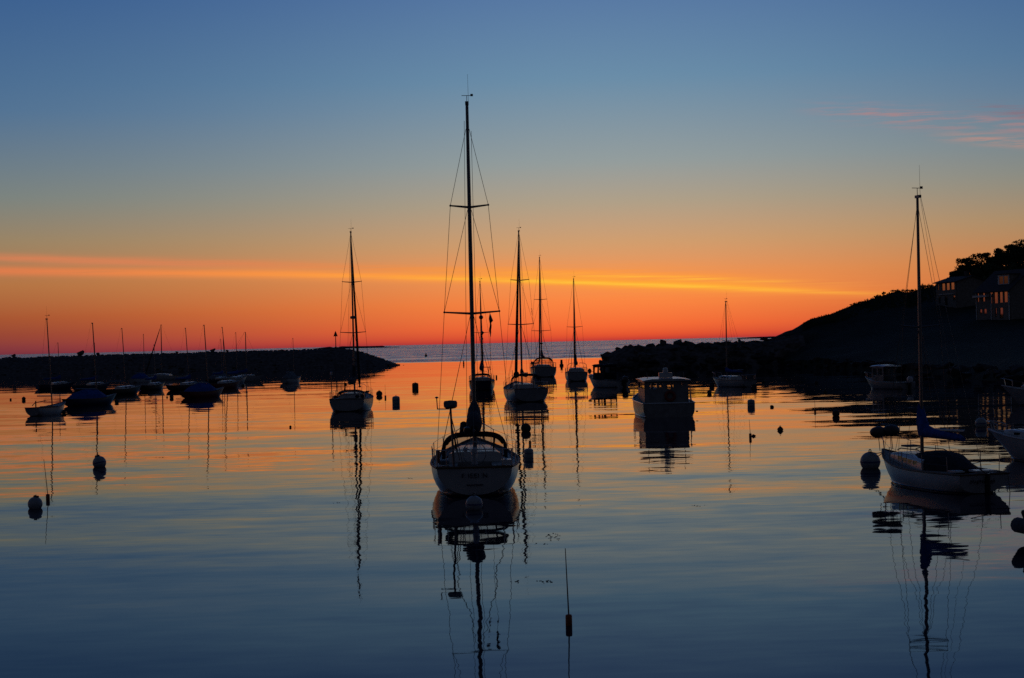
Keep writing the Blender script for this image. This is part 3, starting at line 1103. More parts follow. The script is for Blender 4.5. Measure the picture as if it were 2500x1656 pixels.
# 1 --- the large sloop in the middle
L = 10.2
r = boat_root('sailboat', 'large sloop in the centre, seen from its stern, with the tallest mast', (1160, 1214), -1.0, L, SG, .1)
hu = Hull(L, 3.3, 1.05, .98, 1.5, tw=.80, draft=.5, kstern=.06, bow_rake=1.3, stern_rake=.3, full=.90, tmax=.45)
hu.build(r, 'white', 'deck', well=(.08, .36, .62, .5), rail='teak', railr=.045)
cabin(r, hu.y(.36), hu.y(.72), 1.02, .62, lambda y: hu.zs(y / L + .5), .42, 'white', 3)
rig(r, 0, .75, 1.35, 14.62, .105, [(6.55, 1.06), (10.65, .73)], hu, .009, furl=None, boom=(-3.1, 2.15), head=.935)
sail_cover(r, .75, -2.6, 2.15, 'dark_canvas', .86, .30, 1.2)
stanchions(r, hu, [.05, .2, .36, .54, .72, .86], .62, .017)
dodger(r, -1.55, -.2, 1.17, 1.12, .95)
# radar on its pole, aerial arm
pole = MB().tube([(-.72, -4.55, .95), (-.80, -4.55, 3.15)], [.045, .04], 7).build('radar_pole', 'alu', r, True)
MB().tube([(-.79, -4.5, 2.6), (-.52, -4.2, 1.25)], .018, 5).build('pole_brace', 'alu', pole)
MB().tube([(-.80, -4.52, 2.9), (-.40, -4.35, 1.1)], .018, 5).build('pole_brace', 'alu', pole)
MB().lathe([(.05, -.02), (.17, .0), (.235, .05), (.245, .2), (.21, .265), (.02, .285)], (-.80, -4.55, 3.12), 16).build('radar_dome', 'grey_canvas', pole, True)
m = MB().tube([(-.85, -4.55, 3.1), (-1.28, -4.55, 3.11)], .02, 5).tube([(-1.26, -4.55, 3.09), (-1.28, -4.55, 3.5)], .02, 5).lathe([(.02, 0), (.065, .02), (.06, .05), (.01, .07)], (-1.28, -4.55, 3.48), 8)
m.build('aerial', 'alu', pole)
# wheel, binnacle, cockpit gear
m = MB()
wheel = [(.42 * math.cos(2 * math.pi * k / 20), -3.75, 1.45 + .42 * math.sin(2 * math.pi * k / 20)) for k in range(21)]
m.tube(wheel, .018, 5)
for k in range(0, 20, 4):
    m.tube([(0, -3.75, 1.45), wheel[k]], .01, 4)
m.build('steering_wheel', 'steel', r)
MB().lathe([(.12, .5), (.1, 1.3), (.13, 1.5), (.09, 1.62), (.01, 1.66)], (0, -3.6, 0), 10).build('binnacle', 'white', r, True)
for x, y, z, rr in ((-.35, -1.1, 1.75, .10), (-.48, -.7, 1.66, .14), (.5, -1.0, 1.62, .13)):
    MB().lathe([(rr * .7, 0), (rr, .03), (rr * .6, .08), (rr * .55, .16), (rr * .9, .22), (rr * .2, .24)], (x, y, z - .5), 10).build('winch', 'steel', r, True)
m = MB()
for k in range(13):
    pass
hs = [(-1.28 + .0 * math.cos(a), -4.0 + .20 * math.cos(a), 1.42 + .22 * math.sin(a)) for a in [math.radians(-230 + 280 * k / 12) for k in range(13)]]
MB().tube(hs, .055, 7).build('horseshoe_buoy', 'buoy_orange', r, True)
MB().box((1.15, -3.5, 1.12), (.35, .5, .16)).build('seat_cushion', 'white', r)
MB().box((-1.1, -3.3, 1.12), (.35, .6, .14)).build('seat_cushion', 'grey_canvas', r)
MB().tube([(-.40, 1.0 - 1.6, 2.35), (-.40, -.6 - .5, 2.05)], [.14, .17], 9).build('coiled_sail', 'dark_canvas', r, True)
MB().lathe([(.02, -.16), (.1, -.13), (.15, -.02), (.13, .1), (.03, .15)], (-.24, -2.62, 2.22), 10).build('mainsheet_block', 'black', r, True)
# radar reflector ball and signal flags under the starboard spreader
MB().ball((.35, .68, 6.40), .085, n=12, k=8).build('reflector_ball', 'black', r, True)
MB().tube([(.35, .68, 6.47), (.35, .66, 6.58)], .008, 4).build('ball_halyard', 'wire', r)
MB().tube([(.70, .62, 6.58), (.62, .5, 1.3)], .006, 4).build('flag_halyard', 'wire', r)


def hang_flag(root, x, y, z0, z1, w, name='signal_flag', mat='black', seed=0):
    """a limp pennant: widest just below its head, folded in on itself lower down"""
    rnd = random.Random(seed)
    rows = []
    n = 10
    for i in range(n + 1):
        t = i / n
        ww = w * interp([(0, .06), (.22, .75), (.3, 1.0), (.36, .45), (.55, .38), (.8, .5), (1, .12)], t)
        o = .02 * math.sin(i * 1.3 + seed) - .05 * t * w
        z = lerp(z0, z1, t)
        rows.append([(x + ww * k / 3 + o, y + .04 * math.sin(k * 2.1 + i * .8), z - k * .02) for k in range(4)])
    m = MB()
    m.loft([rr + [(a, b + .015, c) for a, b, c in reversed(rr)] for rr in rows])
    return m.build(name, mat, root)


hang_flag(r, .67, .6, 6.60, 5.68, .17, seed=1)
hang_flag(r, .36, .62, 6.0, 5.55, .10, seed=3)
# spreaders' halyards at port
MB().tube([(-.12, .7, 14.0), (-.30, .6, 1.4)], .008, 4).build('halyard', 'wire', r)
MB().tube([(.14, .7, 13.6), (.16, .8, 1.4)], .008, 4).build('halyard', 'wire', r)


def lettering(root, text, size, loc, rot, mat, name='lettering', depth=.004, spacing=1.0):
    cu = bpy.data.curves.new(name, 'FONT')
    cu.body = text
    cu.size = size
    cu.align_x = 'CENTER'
    cu.extrude = depth
    cu.space_character = spacing
    o = bpy.data.objects.new(name, cu)
    COL.objects.link(o)
    dg = bpy.context.evaluated_depsgraph_get()
    me = bpy.data.meshes.new_from_object(o.evaluated_get(dg))
    bpy.data.objects.remove(o)
    me.materials.append(M[mat])
    o = bpy.data.objects.new(name, me)
    COL.objects.link(o)
    o.parent = root
    o.location = loc
    o.rotation_euler = rot
    return o


def transom_point(hu, z):
    """y of the raked transom at height z on the centre line"""
    pts = hu.ring(0, 24)
    for a, b in zip(pts, pts[1:]):
        if b[2] <= z <= a[2]:
            t = (a[2] - z) / max(a[2] - b[2], 1e-6)
            return lerp(a[1], b[1], t)
    return pts[-1][1]


ytr = transom_point(hu, .72)
tilt = math.atan2(transom_point(hu, .5) - transom_point(hu, .9), .4)
lettering(r, 'F IEEI N', .24, (0, ytr - .03, .68), (math.pi / 2 - tilt * 0 + tilt, 0, 0), 'navy', spacing=1.15)
mm = MB()
for k in range(9):
    mm.box((-.26 + k * .065, transom_point(hu, .42) - .035, .42), (.04, .012, .055))
mm.build('lettering_smudge', 'navy', r)
MB().box((0, hu.y(.0) + .35, -.1), (.06, .5, .5)).build('rudder', 'white', r)

# 2 --- sloop on the left
L = 10.5
r = boat_root('sailboat', 'white sloop left of centre near the breakwater tip, radar dome halfway up its mast', (847, 1006), 0.8, L, SG)
hu = Hull(L, 3.4, 1.05, 1.0, 1.45, tw=.84, draft=.5, kstern=.08, bow_rake=1.2, stern_rake=.2, full=.72)
hu.build(r, 'offwhite', 'deck', well=(.08, .36, .6, .45))
cabin(r, hu.y(.36), hu.y(.7), 1.05, .6, lambda y: hu.zs(y / L + .5), .45)
rig(r, 0, .9, 1.4, 15.2, .10, [(6.55, 1.08), (10.9, .82)], hu, .010, furl=.115, boom=(-3.0, 2.2), vane=True)
sail_cover(r, .9, -2.7, 2.25, 'dark_canvas', .62, .24, 1.9)
MB().lathe([(.08, 0), (.22, .02), (.26, .12), (.22, .24), (.03, .28)], (-.02, 1.12, 7.75), 12).build('radar_dome', 'grey_canvas', r, True)
stanchions(r, hu, [.05, .2, .36, .54, .72, .86], .62, .018)
dodger(r, -1.7, -.5, 1.15, 1.05, .62, 'dark_canvas')
MB().tube([(-1.25, -4.9, 1.0), (-1.27, -4.9, 3.1)], .035, 6).build('aerial_pole', 'alu', r)
MB().lathe([(.03, 0), (.10, .02), (.10, .25), (.03, .28)], (-1.27, -4.9, 3.05), 9).build('aerial', 'white', r, True)
hang_flag(r, -.45, -2.9, 2.5, 1.55, .28, 'rolled_ensign', 'dark_canvas', 7)
MB().ball((1.62, -4.3, 1.6), .16, (1.2, .8, .6)).build('outboard_bracket', 'black', r, True)
for x in (-1.1, 1.2, .75):
    MB().ball((x, -4.0, 1.22), .2, (1, 1, .7)).build('winch_cover', 'dark_canvas', r, True)

# 3 --- dark sloop behind the big one
L = 9.2
r = boat_root('sailboat', 'dark hulled sloop directly behind the large central sloop', (1174, 954), 1.0, L, SG)
hu = Hull(L, 3.0, 1.1, 1.0, 1.45, tw=.82, draft=.5, kstern=.06, bow_rake=1.1, stern_rake=.2)
hu.build(r, 'navy', 'deck', well=(.08, .36, .55, .45), boot=False)
cabin(r, hu.y(.36), hu.y(.7), .95, .55, lambda y: hu.zs(y / L + .5), .45)
rig(r, 0, .7, 1.4, 12.6, .085, [(6.6, .85)], hu, .011, furl=.10, boom=(-2.6, 2.25))
sail_cover(r, .7, -2.3, 2.3, 'dark_canvas', .75, .26, 1.3)
stanchions(r, hu, [.05, .22, .4, .58, .74, .87], .62, .02)
dodger(r, -1.5, -.3, 1.05, 1.1, .75)
MB().tube([(.3, -4.1, 2.65), (1.15, -4.1, 2.65), (1.15, -4.1, 2.3)], .04, 6).build('davit_frame', 'alu', r)
MB().tube([(.9, -4.1, 1.0), (.95, -4.1, 2.65)], .035, 6).build('frame_leg', 'alu', r)

# 4 --- white cutter right of centre
L = 11.2
r = boat_root('sailboat', 'white cutter with spray hood right of the central sloop, round shape on its stern rail', (1298, 982), -7.0, L, SG)
hu = Hull(L, 3.75, 1.2, 1.1, 1.65, tw=.82, draft=.5, kstern=.08, bow_rake=1.3, stern_rake=.35, full=.75)
hu.build(r, 'offwhite', 'deck', well=(.08, .36, .65, .5))
cabin(r, hu.y(.36), hu.y(.72), 1.15, .7, lambda y: hu.zs(y / L + .5), .45)
rig(r, 0, .9, 1.5, 15.8, .11, [(7.05, 1.2), (11.2, .85)], hu, .011, furl=.15, boom=(-3.2, 2.5))
sail_cover(r, .9, -2.4, 2.3, 'dark_canvas', .35, .2, .8)
stanchions(r, hu, [.05, .2, .36, .54, .72, .86], .62, .02)
dodger(r, -1.9, -.5, 1.4, 1.2, 1.25)
MB().ball((-1.25, -5.0, 2.5), .27, (1, .6, 1.15)).build('danbuoy', 'dark_canvas', r, True)
MB().tube([(-1.25, -5.0, 1.2), (-1.25, -5.0, 2.4)], .03, 5).build('danbuoy_pole', 'alu', r)
MB().tube([(-1.6, -5.0, 1.2), (-1.62, -5.0, 2.9)], .025, 5).build('antenna', 'alu', r)
MB().tube([(.35, -4.6, 1.2), (.36, -4.6, 3.55)], .04, 6).build('wind_generator_pole', 'alu', r)
m = MB().tube([(.1, -4.6, 3.45), (.9, -4.6, 3.5)], .05, 6).tube([(.88, -4.6, 3.35), (.88, -4.6, 3.75)], .035, 5).box((.3, -4.6, 3.5), (.3, .3, .25))
m.build('wind_generator', 'alu', r)
hang_flag(r, 1.02, .6, 8.6, 8.0, .07, 'courtesy_flag', 'black', 9)

# 5 --- far sloop with hoop over the cockpit
L = 12.5
r = boat_root('sailboat', 'far sloop with tall cockpit hoop beside the pillar buoy', (1332, 921), -3.0, L, SG)
hu = Hull(L, 3.9, 1.5, 1.35, 1.8, tw=.85, draft=.5, kstern=.08, bow_rake=1.3, stern_rake=.3, full=.7)
hu.build(r, 'offwhite', 'deck', well=(.08, .36, .7, .5))
cabin(r, hu.y(.36), hu.y(.7), 1.25, .8, lambda y: hu.zs(y / L + .5), .5)
rig(r, 0, 1.0, 1.8, 18.6, .12, [(7.1, 1.5), (12.0, 1.0)], hu, .013, furl=.13, boom=(-3.2, 2.9))
sail_cover(r, 1.0, -3.0, 3.0, 'dark_canvas', .5, .25, 1.4)
stanchions(r, hu, [.05, .2, .36, .54, .72, .86], .7, .025)
dodger(r, -2.6, -.9, 1.5, 1.35, 1.6)
MB().lathe([(.08, 0), (.24, .02), (.28, .12), (.22, .24), (.03, .28)], (-.05, 1.25, 5.0), 12).build('radar_dome', 'grey_canvas', r, True)
for sg in (-1, 1):
    MB().tube([(sg * 1.5, -2.6, 1.4), (sg * 1.25, -5.6, 2.25), (sg * 1.1, -5.9, 1.5)], .035, 5).build('cockpit_hoop', 'steel', r)

# 6 --- sloop right of it
L = 9.6
r = boat_root('sailboat', 'sloop with arched stern rail between the pillar buoy and the motorboat', (1410, 931), 0.0, L, SG)
hu = Hull(L, 3.05, 1.2, 1.05, 1.5, tw=.86, draft=.5, kstern=.08, bow_rake=1.1, stern_rake=.2, full=.72)
hu.build(r, 'offwhite', 'deck', well=(.08, .36, .6, .45))
cabin(r, hu.y(.34), hu.y(.72), 1.08, .55, lambda y: hu.zs(y / L + .5), .72)
rig(r, 0, .8, 1.5, 13.9, .10, [(7.3, 1.05)], hu, .012, furl=.11, boom=(-2.8, 2.4))
sail_cover(r, .8, -2.5, 2.2, 'dark_canvas', .7, .24, 1.7)
stanchions(r, hu, [.06, .22, .4, .58, .74, .87], .62, .022)
for sg in (-1, 1):
    a = [(sg * 1.3, -4.5, 1.2), (sg * 1.25, -4.5, 2.2), (sg * .95, -4.55, 2.4), (sg * .35, -4.6, 2.45), (sg * .35, -4.6, 2.25)]
    MB().tube(a, .035, 6).build('rail_arch', 'steel', r)
MB().tube([(-.85, -4.5, 1.2), (-.60, -4.4, 4.2)], .035, 5).build('fishing_rod', 'alu', r)

# 13 --- the small sloop on the right
stern, bow = W(2392, 1206), W(2181, 1171)
dv = bow - stern
head = math.degrees(math.atan2(dv.x, dv.y))
L = 7.45
r = boat_root('sailboat', 'small white sloop with blue sail cover in the right foreground', (2397, 1206), head, L, SG, .22)
hu = Hull(L, 2.35, .66, .64, 1.06, tw=.76, draft=.4, kstern=.02, bow_rake=1.0, stern_rake=.3, full=.82, tmax=.40)
hu.build(r, 'white', 'deck', well=(.07, .38, .5, .4), railr=.035)
cabin(r, hu.y(.38), hu.y(.80), .82, .46, lambda y: hu.zs(y / L + .5), .42, 'white', 4)
mast = rig(r, 0, .62, 1.0, 10.22, .078, [(5.6, .72)], hu, .008, boom=(-2.5, 1.95), furl=None, head=.955)
sail_cover(r, .62, -2.35, 1.78, 'blue_canvas', .36, .17, 1.25)
stanchions(r, hu, [.10, .3, .5, .68, .84], .58, .014, .005, 2, 'steel', True, False)
# the companionway hood and tarpaulin over the cockpit
rings = []
for y, w, h in ((hu.y(.60), .30, .46), (hu.y(.55), .72, .62), (hu.y(.46), .86, .74), (hu.y(.36), .88, .72), (hu.y(.24), .62, .40), (hu.y(.17), .34, .16)):
    rings.append([(x + .08, y, hu.zs(y / L + .5) - .02 + z) for x, z in arch(w * .95, h * .86, .75, 12)])
hood = MB().loft(rings).build('cockpit_cover', 'dark_canvas', r, True)
MB().box((-.10, hu.y(.315), 1.07), (.16, .02, .10), rx=-.5).build('cover_window', 'vinyl', hood)
MB().box((.30, hu.y(.30), 1.02), (.10, .02, .14), rx=-.5).build('cover_window', 'vinyl', hood)
MB().box((.35, hu.y(.10), .72), (.75, .55, .06)).build('stern_hatch', 'white', r)
MB().box((-.55, hu.y(.12), .72), (.35, .5, .05)).build('seat_locker', 'white', r)
MB().box((0, hu.y(.70), 1.32), (.5, .5, .06)).build('fore_hatch', 'grey_canvas', r)
for sg in (-1, 1):
    MB().tube([(sg * .5, hu.y(.45), 1.2), (sg * .5, hu.y(.5), 1.27), (sg * .38, hu.y(.7), 1.25), (sg * .36, hu.y(.74), 1.18)], .02, 5).build('handrail', 'teak', r)
rud = MB().box((.05, hu.y(0) - .08, .2), (.05, .3, 1.0))
rud.build('rudder', 'black', r)
MB().tube([(.05, hu.y(0) - .08, .68), (.05, hu.y(.14), .98)], .025, 6).build('tiller', 'teak', r)
MB().tube([(1.0 * hu.hb(0), hu.y(0) + .05, .6), (hu.hb(0) * 1.02, hu.y(0) - .03, -.25)], .014, 5).build('stern_line', 'rope', r)
MB().tube([(hu.hb(.45) * .94, hu.y(.47), .66), (hu.hb(.2) * .9, hu.y(.2), 1.0)], .012, 4).build('jib_sheet', 'rope', r)
m = MB()
for k in range(11):
    m.box((-.46 + k * .085, transom_point(hu, .42) - .03, .42 + .02 * math.sin(k * 1.9)), (.045, .012, .09 if k % 3 else .13))
m.build('lettering_smudge', 'navy', r)
boat13, hull13 = r, hu
inv = r.matrix_basis
RM = Matrix.Translation(r.location) @ Matrix.Rotation(r.rotation_euler[2], 4, 'Z')
for k, (dx, dy, dz, rr, lab) in enumerate(((-.22, -.05, .66, .27, 'dark rounded fender lashed to the bow rail of the small sloop, outer one'),
                                           (.20, -.25, .72, .27, 'dark rounded fender lashed to the bow rail of the small sloop, inner one'))):
    p = RM @ Vector((dx, hu.y(.99) + dy, hu.zs(1) + dz))
    o = thing('fender', lab, 'fender', p, r.rotation_euler[2], 'fenders on the bow rail')
    MB().ball((0, 0, 0), rr, (1.25, 1.0, .82), 14, 9).build('body', 'fender', o, True)
    MB().tube([(0, 0, -.2), (.02, -.05, -.7)], .014, 5).build('lashing', 'rope', o)


# ------------------------------------------------------------ motor boats
def pilothouse(root, y0, y1, w0, w1, z0, h, aft_open=True, mat='white', roof_over=.25, win_z=(.55, .85), roof_mat='white', cols=3, front_z=None):
    """four walls with window openings and a roof; y0 aft, y1 forward"""
    a, b = win_z[0] * h, win_z[1] * h
    Ls = y1 - y0
    def ws(w, n, m=.12):
        s = (w - m) / n
        return [(m + i * s, (i + 1) * s, a, b) for i in range(n)]

    if front_z:
        a, b = front_z[0] * h, front_z[1] * h
    front = ws(2 * w1, cols)
    a, b = win_z[0] * h, win_z[1] * h
    MB().panel((-w1, y1, z0), (1, 0, 0), (0, -.12, 1), 2 * w1, h, front, .05).build('windscreen_frame', mat, root)
    for sg in (-1, 1):
        d = Vector((sg * (w1 - w0), Ls, 0))
        MB().panel((sg * w0, y0, z0), d, (0, 0, 1), d.length, h, ws(d.length, 2, .15), .05).build('side_wall', mat, root)
    if not aft_open:
        MB().panel((-w0, y0, z0), (1, 0, 0), (0, 0, 1), 2 * w0, h, [(.32, .83, a, b), (.98, 1.22, a + .3 * (b - a), b), (1.52, 1.78, a, b), (1.92, 1.97, a + .2 * (b - a), b), (2.28, 2.72, a + .62 * (b - a), b)], .05).build('aft_wall', mat, root)
    s = roof_over
    rf = []
    for y, zz in ((y0 - s, 0), ((y0 + y1) / 2, .06), (y1 + s, .0)):
        w = lerp(w0, w1, (y - y0) / Ls) + s * .6
        rf.append([(-w, y, z0 + h + zz), (-w * .6, y, z0 + h + zz + .1), (w * .6, y, z0 + h + zz + .1), (w, y, z0 + h + zz), (w, y, z0 + h + zz - .06), (-w, y, z0 + h + zz - .06)])
    return MB().loft(rf).build('cabin_roof', roof_mat, root)


MG = 'motorboats moored in the harbour'
# 8 --- lobster boat
L = 11.0
r = boat_root('motorboat', 'white lobster boat seen from its square stern, wheelhouse with lit through windows', (1634, 1019), -.5, L, MG, 0, 'motorboat')
hu = Hull(L, 3.95, .95, .98, 1.75, tw=.90, draft=.5, kstern=-.2, bow_rake=1.4, stern_rake=.0, full=.5, tmax=.5, bowpow=2.6, bowv=1.2)
hu.build(r, 'offwhite', 'deck', well=(.05, .10, 1.35, .3), rail='white', railr=.05, transom_mat='shaded_white')  # the transom is white too; its shade is painted in by the darker material
pilothouse(r, -4.2, 1.9, 1.50, 1.42, .62, 1.9, False, 'shaded_white', .3, (.68, .90), 'offwhite', 3, (.45, .88))
MB().box((0, -4.6, .93), (2.7, .55, .10)).build('engine_cover', 'deck', r)
cabin(r, 1.9, 4.3, 1.3, .6, lambda y: hu.zs(y / L + .5) - .1, .25, 'white', 2)
stanchions(r, hu, [.62, .72, .82, .91], .75, .022, .012, 2, 'steel', True, False)
m = MB().box((.1, -2.6, 2.84), (.95, .5, .34))
mst = m.build('radar_mount', 'white', r)
MB().lathe([(.2, 0), (.18, .2), (.14, .33), (.02, .36)], (.1, -2.6, 3.01), 10).build('radar_dome', 'white', mst, True)
for x in (.0, .1, .32):
    MB().tube([(x, -2.6, 3.0), (x, -2.6, 3.6)], .02, 5).build('antenna', 'wire', mst)
for x in (-1.3, 1.25):
    MB().tube([(x, -3.9, 2.65), (x - .02, -3.9, 3.05)], .03, 5).build('light_stalk', 'alu', r)
MB().tube([(1.72, -3.5, .95), (1.72, -3.5, 2.0), (1.78, -3.2, 1.4), (1.80, -3.5, 1.0)], .03, 5).build('pot_hauler', 'steel', r)
# ring shaped life buoy on the bulkhead
m = MB()
rings = []
for k in range(18):
    a = 2 * math.pi * k / 18
    c = Vector((.22 + .30 * math.cos(a), -4.3, 1.42 + .30 * math.sin(a)))
    e1 = Vector((math.cos(a), 0, math.sin(a)))
    rings.append([c + e1 * (.10 * math.cos(b)) + Vector((0, .08 * math.sin(b), 0)) for b in [2 * math.pi * q / 8 for q in range(8)]])
rings.append(rings[0])
m.loft(rings, True, False, False)
m.build('life_ring', 'lens_red', r, True)
MB().box((1.95, -5.2, .35), (.12, .3, .1)).build('rub_block', 'black', r)

# 7 --- motorboat in side view
stern, bow = W(1520, 946), W(1449, 940)
L = 6.0
r = boat_root('motorboat', 'dark cabin motorboat with outboard in front of the right breakwater end', (1521, 946), -38, L, MG, 0, 'motorboat')
hu = Hull(L, 2.4, .75, .85, 1.35, tw=.9, draft=.4, kstern=-.1, bow_rake=1.2, stern_rake=.0, full=.6, tmax=.4)
hu.build(r, 'offwhite', 'deck', well=(.03, .4, .85, .35), rail='black')
pilothouse(r, -.9, 1.1, .95, .85, .8, 1.75, True, 'dark_canvas', .15, (.5, .85), 'dark_canvas')
cabin(r, 1.1, 2.5, .85, .4, lambda y: hu.zs(y / L + .5), .4, 'white', 1)
MB().ball((.0, 2.75, 1.85), .24, (.8, 1.2, 1.3)).build('anchor_bag', 'dark_canvas', r, True)
MB().tube([(0, 2.75, 1.2), (0, 2.75, 1.9)], .03, 5).build('bow_post', 'steel', r)
outboard(r, 0, -3.25, .55, 'black', 1.4)
stanchions(r, hu, [.6, .75, .88], .5, .02, .01, 1, 'steel', True, False)

# 10 --- pilothouse skiff under the hill
L = 5.8
r = boat_root('motorboat', 'small white pilothouse skiff below the dark hill, left of the tall mast', (2218, 950), -32, L, MG, 0, 'motorboat')
hu = Hull(L, 2.1, .62, .68, 1.15, tw=.9, draft=.35, kstern=-.1, bow_rake=1.0, stern_rake=.0, full=.6, tmax=.4)
hu.build(r, 'shaded_white', 'deck', well=(.03, .42, .75, .3), rail='white')  # white skiff, the gloom below the hill painted into its darker tone
pilothouse(r, -.4, 1.2, .78, .72, .6, 1.6, True, 'shaded_white', .2, (.45, .88), 'white')
MB().box((0, -.6, 2.2), (1.5, 1.6, .05)).build('canopy', 'white', r)
outboard(r, 0, -3.0, .6, 'white', 1.15)
stanchions(r, hu, [.62, .78, .9], .45, .02, .012, 1, 'steel', True, False)

# 11, 12 --- bows at the right edge
L = 7.5
b = W(2494, 990)
r = thing('motorboat', 'white flared bow at the right edge, the farther of two motorboats there', 'motorboat', (0, 0, 0), 0, MG)
h = math.radians(-70)
r.rotation_euler = (0, 0, -h)
r.location = b - Vector((math.sin(h), math.cos(h), 0)) * (L / 2 - 1.35)
hu = Hull(L, 2.5, .8, .95, 1.45, tw=.9, draft=.4, kstern=-.1, bow_rake=1.35, stern_rake=0, full=.6, tmax=.4, bowv=1.5)
hu.build(r, 'offwhite', 'deck', well=(.03, .42, .85, .35), rail='white', railr=.045)
pilothouse(r, -1.0, .9, .95, .85, .9, 1.5, True, 'white', .2, (.45, .85), 'white')
cabin(r, .9, 2.4, .85, .4, lambda y: hu.zs(y / L + .5), .4, 'white', 2)
stanchions(r, hu, [.55, .68, .8, .9], .5, .022, .014, 1, 'steel', True, False)
outboard(r, 0, -3.9, .6, 'white', 1.2)

L = 6.4
b = W(2482, 1121)
r = thing('motorboat', 'white motorboat bow with curved rail and windscreen, nearest at the right edge', 'motorboat', (0, 0, 0), 0, MG)
h = math.radians(-42)
r.rotation_euler = (0, 0, -h)
r.location = b - Vector((math.sin(h), math.cos(h), 0)) * (L / 2 - 1.3)
hu = Hull(L, 2.35, .75, .85, 1.22, tw=.9, draft=.4, kstern=-.1, bow_rake=1.3, stern_rake=0, full=.6, tmax=.4, bowv=1.5)
hu.build(r, 'offwhite', 'deck', well=(.03, .45, .85, .35), rail='white', railr=.05)
cabin(r, .2, 2.3, .9, .35, lambda y: hu.zs(y / L + .5), .3, 'white', 2)
fr = MB()
pts_b = [(-.95, -.3, 1.1), (-.75, .7, 1.15), (0, 1.0, 1.17), (.75, .7, 1.15), (.95, -.3, 1.1)]
pts_t = [(-.80, -.75, 1.85), (-.62, .0, 1.95), (0, .22, 1.98), (.62, .0, 1.95), (.80, -.75, 1.85)]
fr.tube(pts_t, .03, 6)
for a, c in zip(pts_b, pts_t):
    fr.tube([a, c], .03, 5)
ws = fr.build('windscreen_frame', 'teak', r)
for k in range(4):
    MB().add([pts_b[k], pts_b[k + 1], pts_t[k + 1], pts_t[k]], [(0, 1, 2, 3)]).build('pane', 'pane', ws)
stanchions(r, hu, [.62, .9], .34, .024, .014, 1, 'white', True, False)
outboard(r, 0, -3.3, .6, 'black', 1.2)
MB().ball((.75, .9, 1.35), .07).build('horn', 'steel', r, True)

# 9 --- small sloop side on at right
L = 6.6
r = boat_root('sailboat', 'small sloop lying side on below the right breakwater, short lone mast', (1833, 945), -31, L, SG)
hu = Hull(L, 2.2, .75, .75, 1.05, tw=.8, draft=.4, kstern=.02, bow_rake=1.0, stern_rake=.25)
hu.build(r, 'offwhite', 'deck', well=(.07, .38, .5, .35))
cabin(r, hu.y(.36), hu.y(.78), .78, .42, lambda y: hu.zs(y / L + .5), .45)
rig(r, 0, .75, 1.0, 9.3, .08, [(5.0, .7)], hu, .010, boom=(-2.1, 1.75))
sail_cover(r, .75, -1.9, 1.65, 'blue_canvas', .3, .16, .6)
stanchions(r, hu, [.08, .3, .5, .68, .85], .55, .018, .01, 1)


# ----------------------------------------------- small craft in the left lee
LG = 'small craft moored in the lee of the left breakwater'


def small_sailboat(label, mast_px, top_y, wl_y, L, heading, hull='white', cover=None, mr=.06, cab=True, rake=.02, fore=None, spread=False, boom=True, furl=None, fore_top=.97, vane=False, name='sailboat', stays=False):
    h = math.radians(heading)
    p = W(mast_px, wl_y)
    H = at(mast_px, top_y, p.y).z
    ym = L * .10
    c = p - Vector((math.sin(h), math.cos(h), 0)) * ym
    r = thing(name, label, 'sailboat', c, -h, LG)
    B = L * .31
    hu = Hull(L, B, .55 + L * .03, .5 + L * .03, .75 + L * .055, tw=.78, draft=.35, kstern=.03, bow_rake=L * .14, stern_rake=.25)
    hu.build(r, 'offwhite' if hull == 'white' else hull, 'deck', well=(.08, .4, B * .24, .3), n=16, railr=.03, boot=False)
    if cab:
        cabin(r, hu.y(.4), hu.y(.78), B * .36, B * .2, lambda y: hu.zs(y / L + .5), .36, 'white', 2)
    rig(r, 0, ym, hu.zs(.6) + .2, H, mr, [(H * .52, B * .33)] if spread else [], hu, .010, boom=(-L * .33, hu.zs(.5) + .95) if boom else None, vane=vane, furl=furl, lower=spread, rake=rake, mat='alu', head=fore_top, back=stays, fore=stays or bool(furl), shrouds=stays)
    if cover == 'boom':
        sail_cover(r, ym, -L * .32, hu.zs(.5) + .85, 'blue_canvas', .34, .17, .7)
    elif cover in ('tent', 'tent_dark'):
        rings = []
        z0 = hu.zs(.4) + .02
        for t, w, hh in ((.03, .55, .15), (.12, .9, .55), (.35, 1.0, .95), (.6, .9, .85), (.76, .55, .3)):
            rings.append([(x * hu.hb(t) * w, hu.y(t), z0 + z * hh) for x, z in ((-1, -.05), (-.75, .45), (-.12, 1.0), (.12, 1.0), (.75, .45), (1, -.05))])
        MB().loft(rings).build('boat_cover', 'blue_canvas' if cover == 'tent' else 'grey_canvas', r)
    return r, hu


r, hu = small_sailboat('open white daysailer with wooden tiller, nearest of the small boats at far left', 128, 780, 1012, 5.6, 15, 'white', None, .065, False, .075, vane=True)
MB().tube([(0, hu.y(.02), .9), (0, hu.y(.1), 1.15), (0, hu.y(.4), 1.25)], .04, 6).build('boom_crutch', 'teak', r)
MB().tube([(0, hu.y(.12), .4), (0, hu.y(.12), 1.3)], .06, 6).build('crutch_post', 'teak', r)
MB().box((0, hu.y(.5), .72), (1.2, 1.0, .1)).build('thwart', 'teak', r)
small_sailboat('boat under a full blue tent cover, second from the left edge', 238, 790, 989, 6.6, 34, 'navy', 'tent', .07, False, .055, spread=True)
small_sailboat('dim sloop with short mast behind the white daysailer at far left', 146, 838, 950, 6.2, 50, 'navy', 'boom', .06)
small_sailboat('dim sloop partly hidden behind the blue tented boat', 235, 838, 952, 6.0, 45, 'navy', 'boom', .055)
small_sailboat('long low dark hulled boat right of the blue tented boat', 308, 803, 963, 6.4, 36, 'black', None, .065, True, .06)
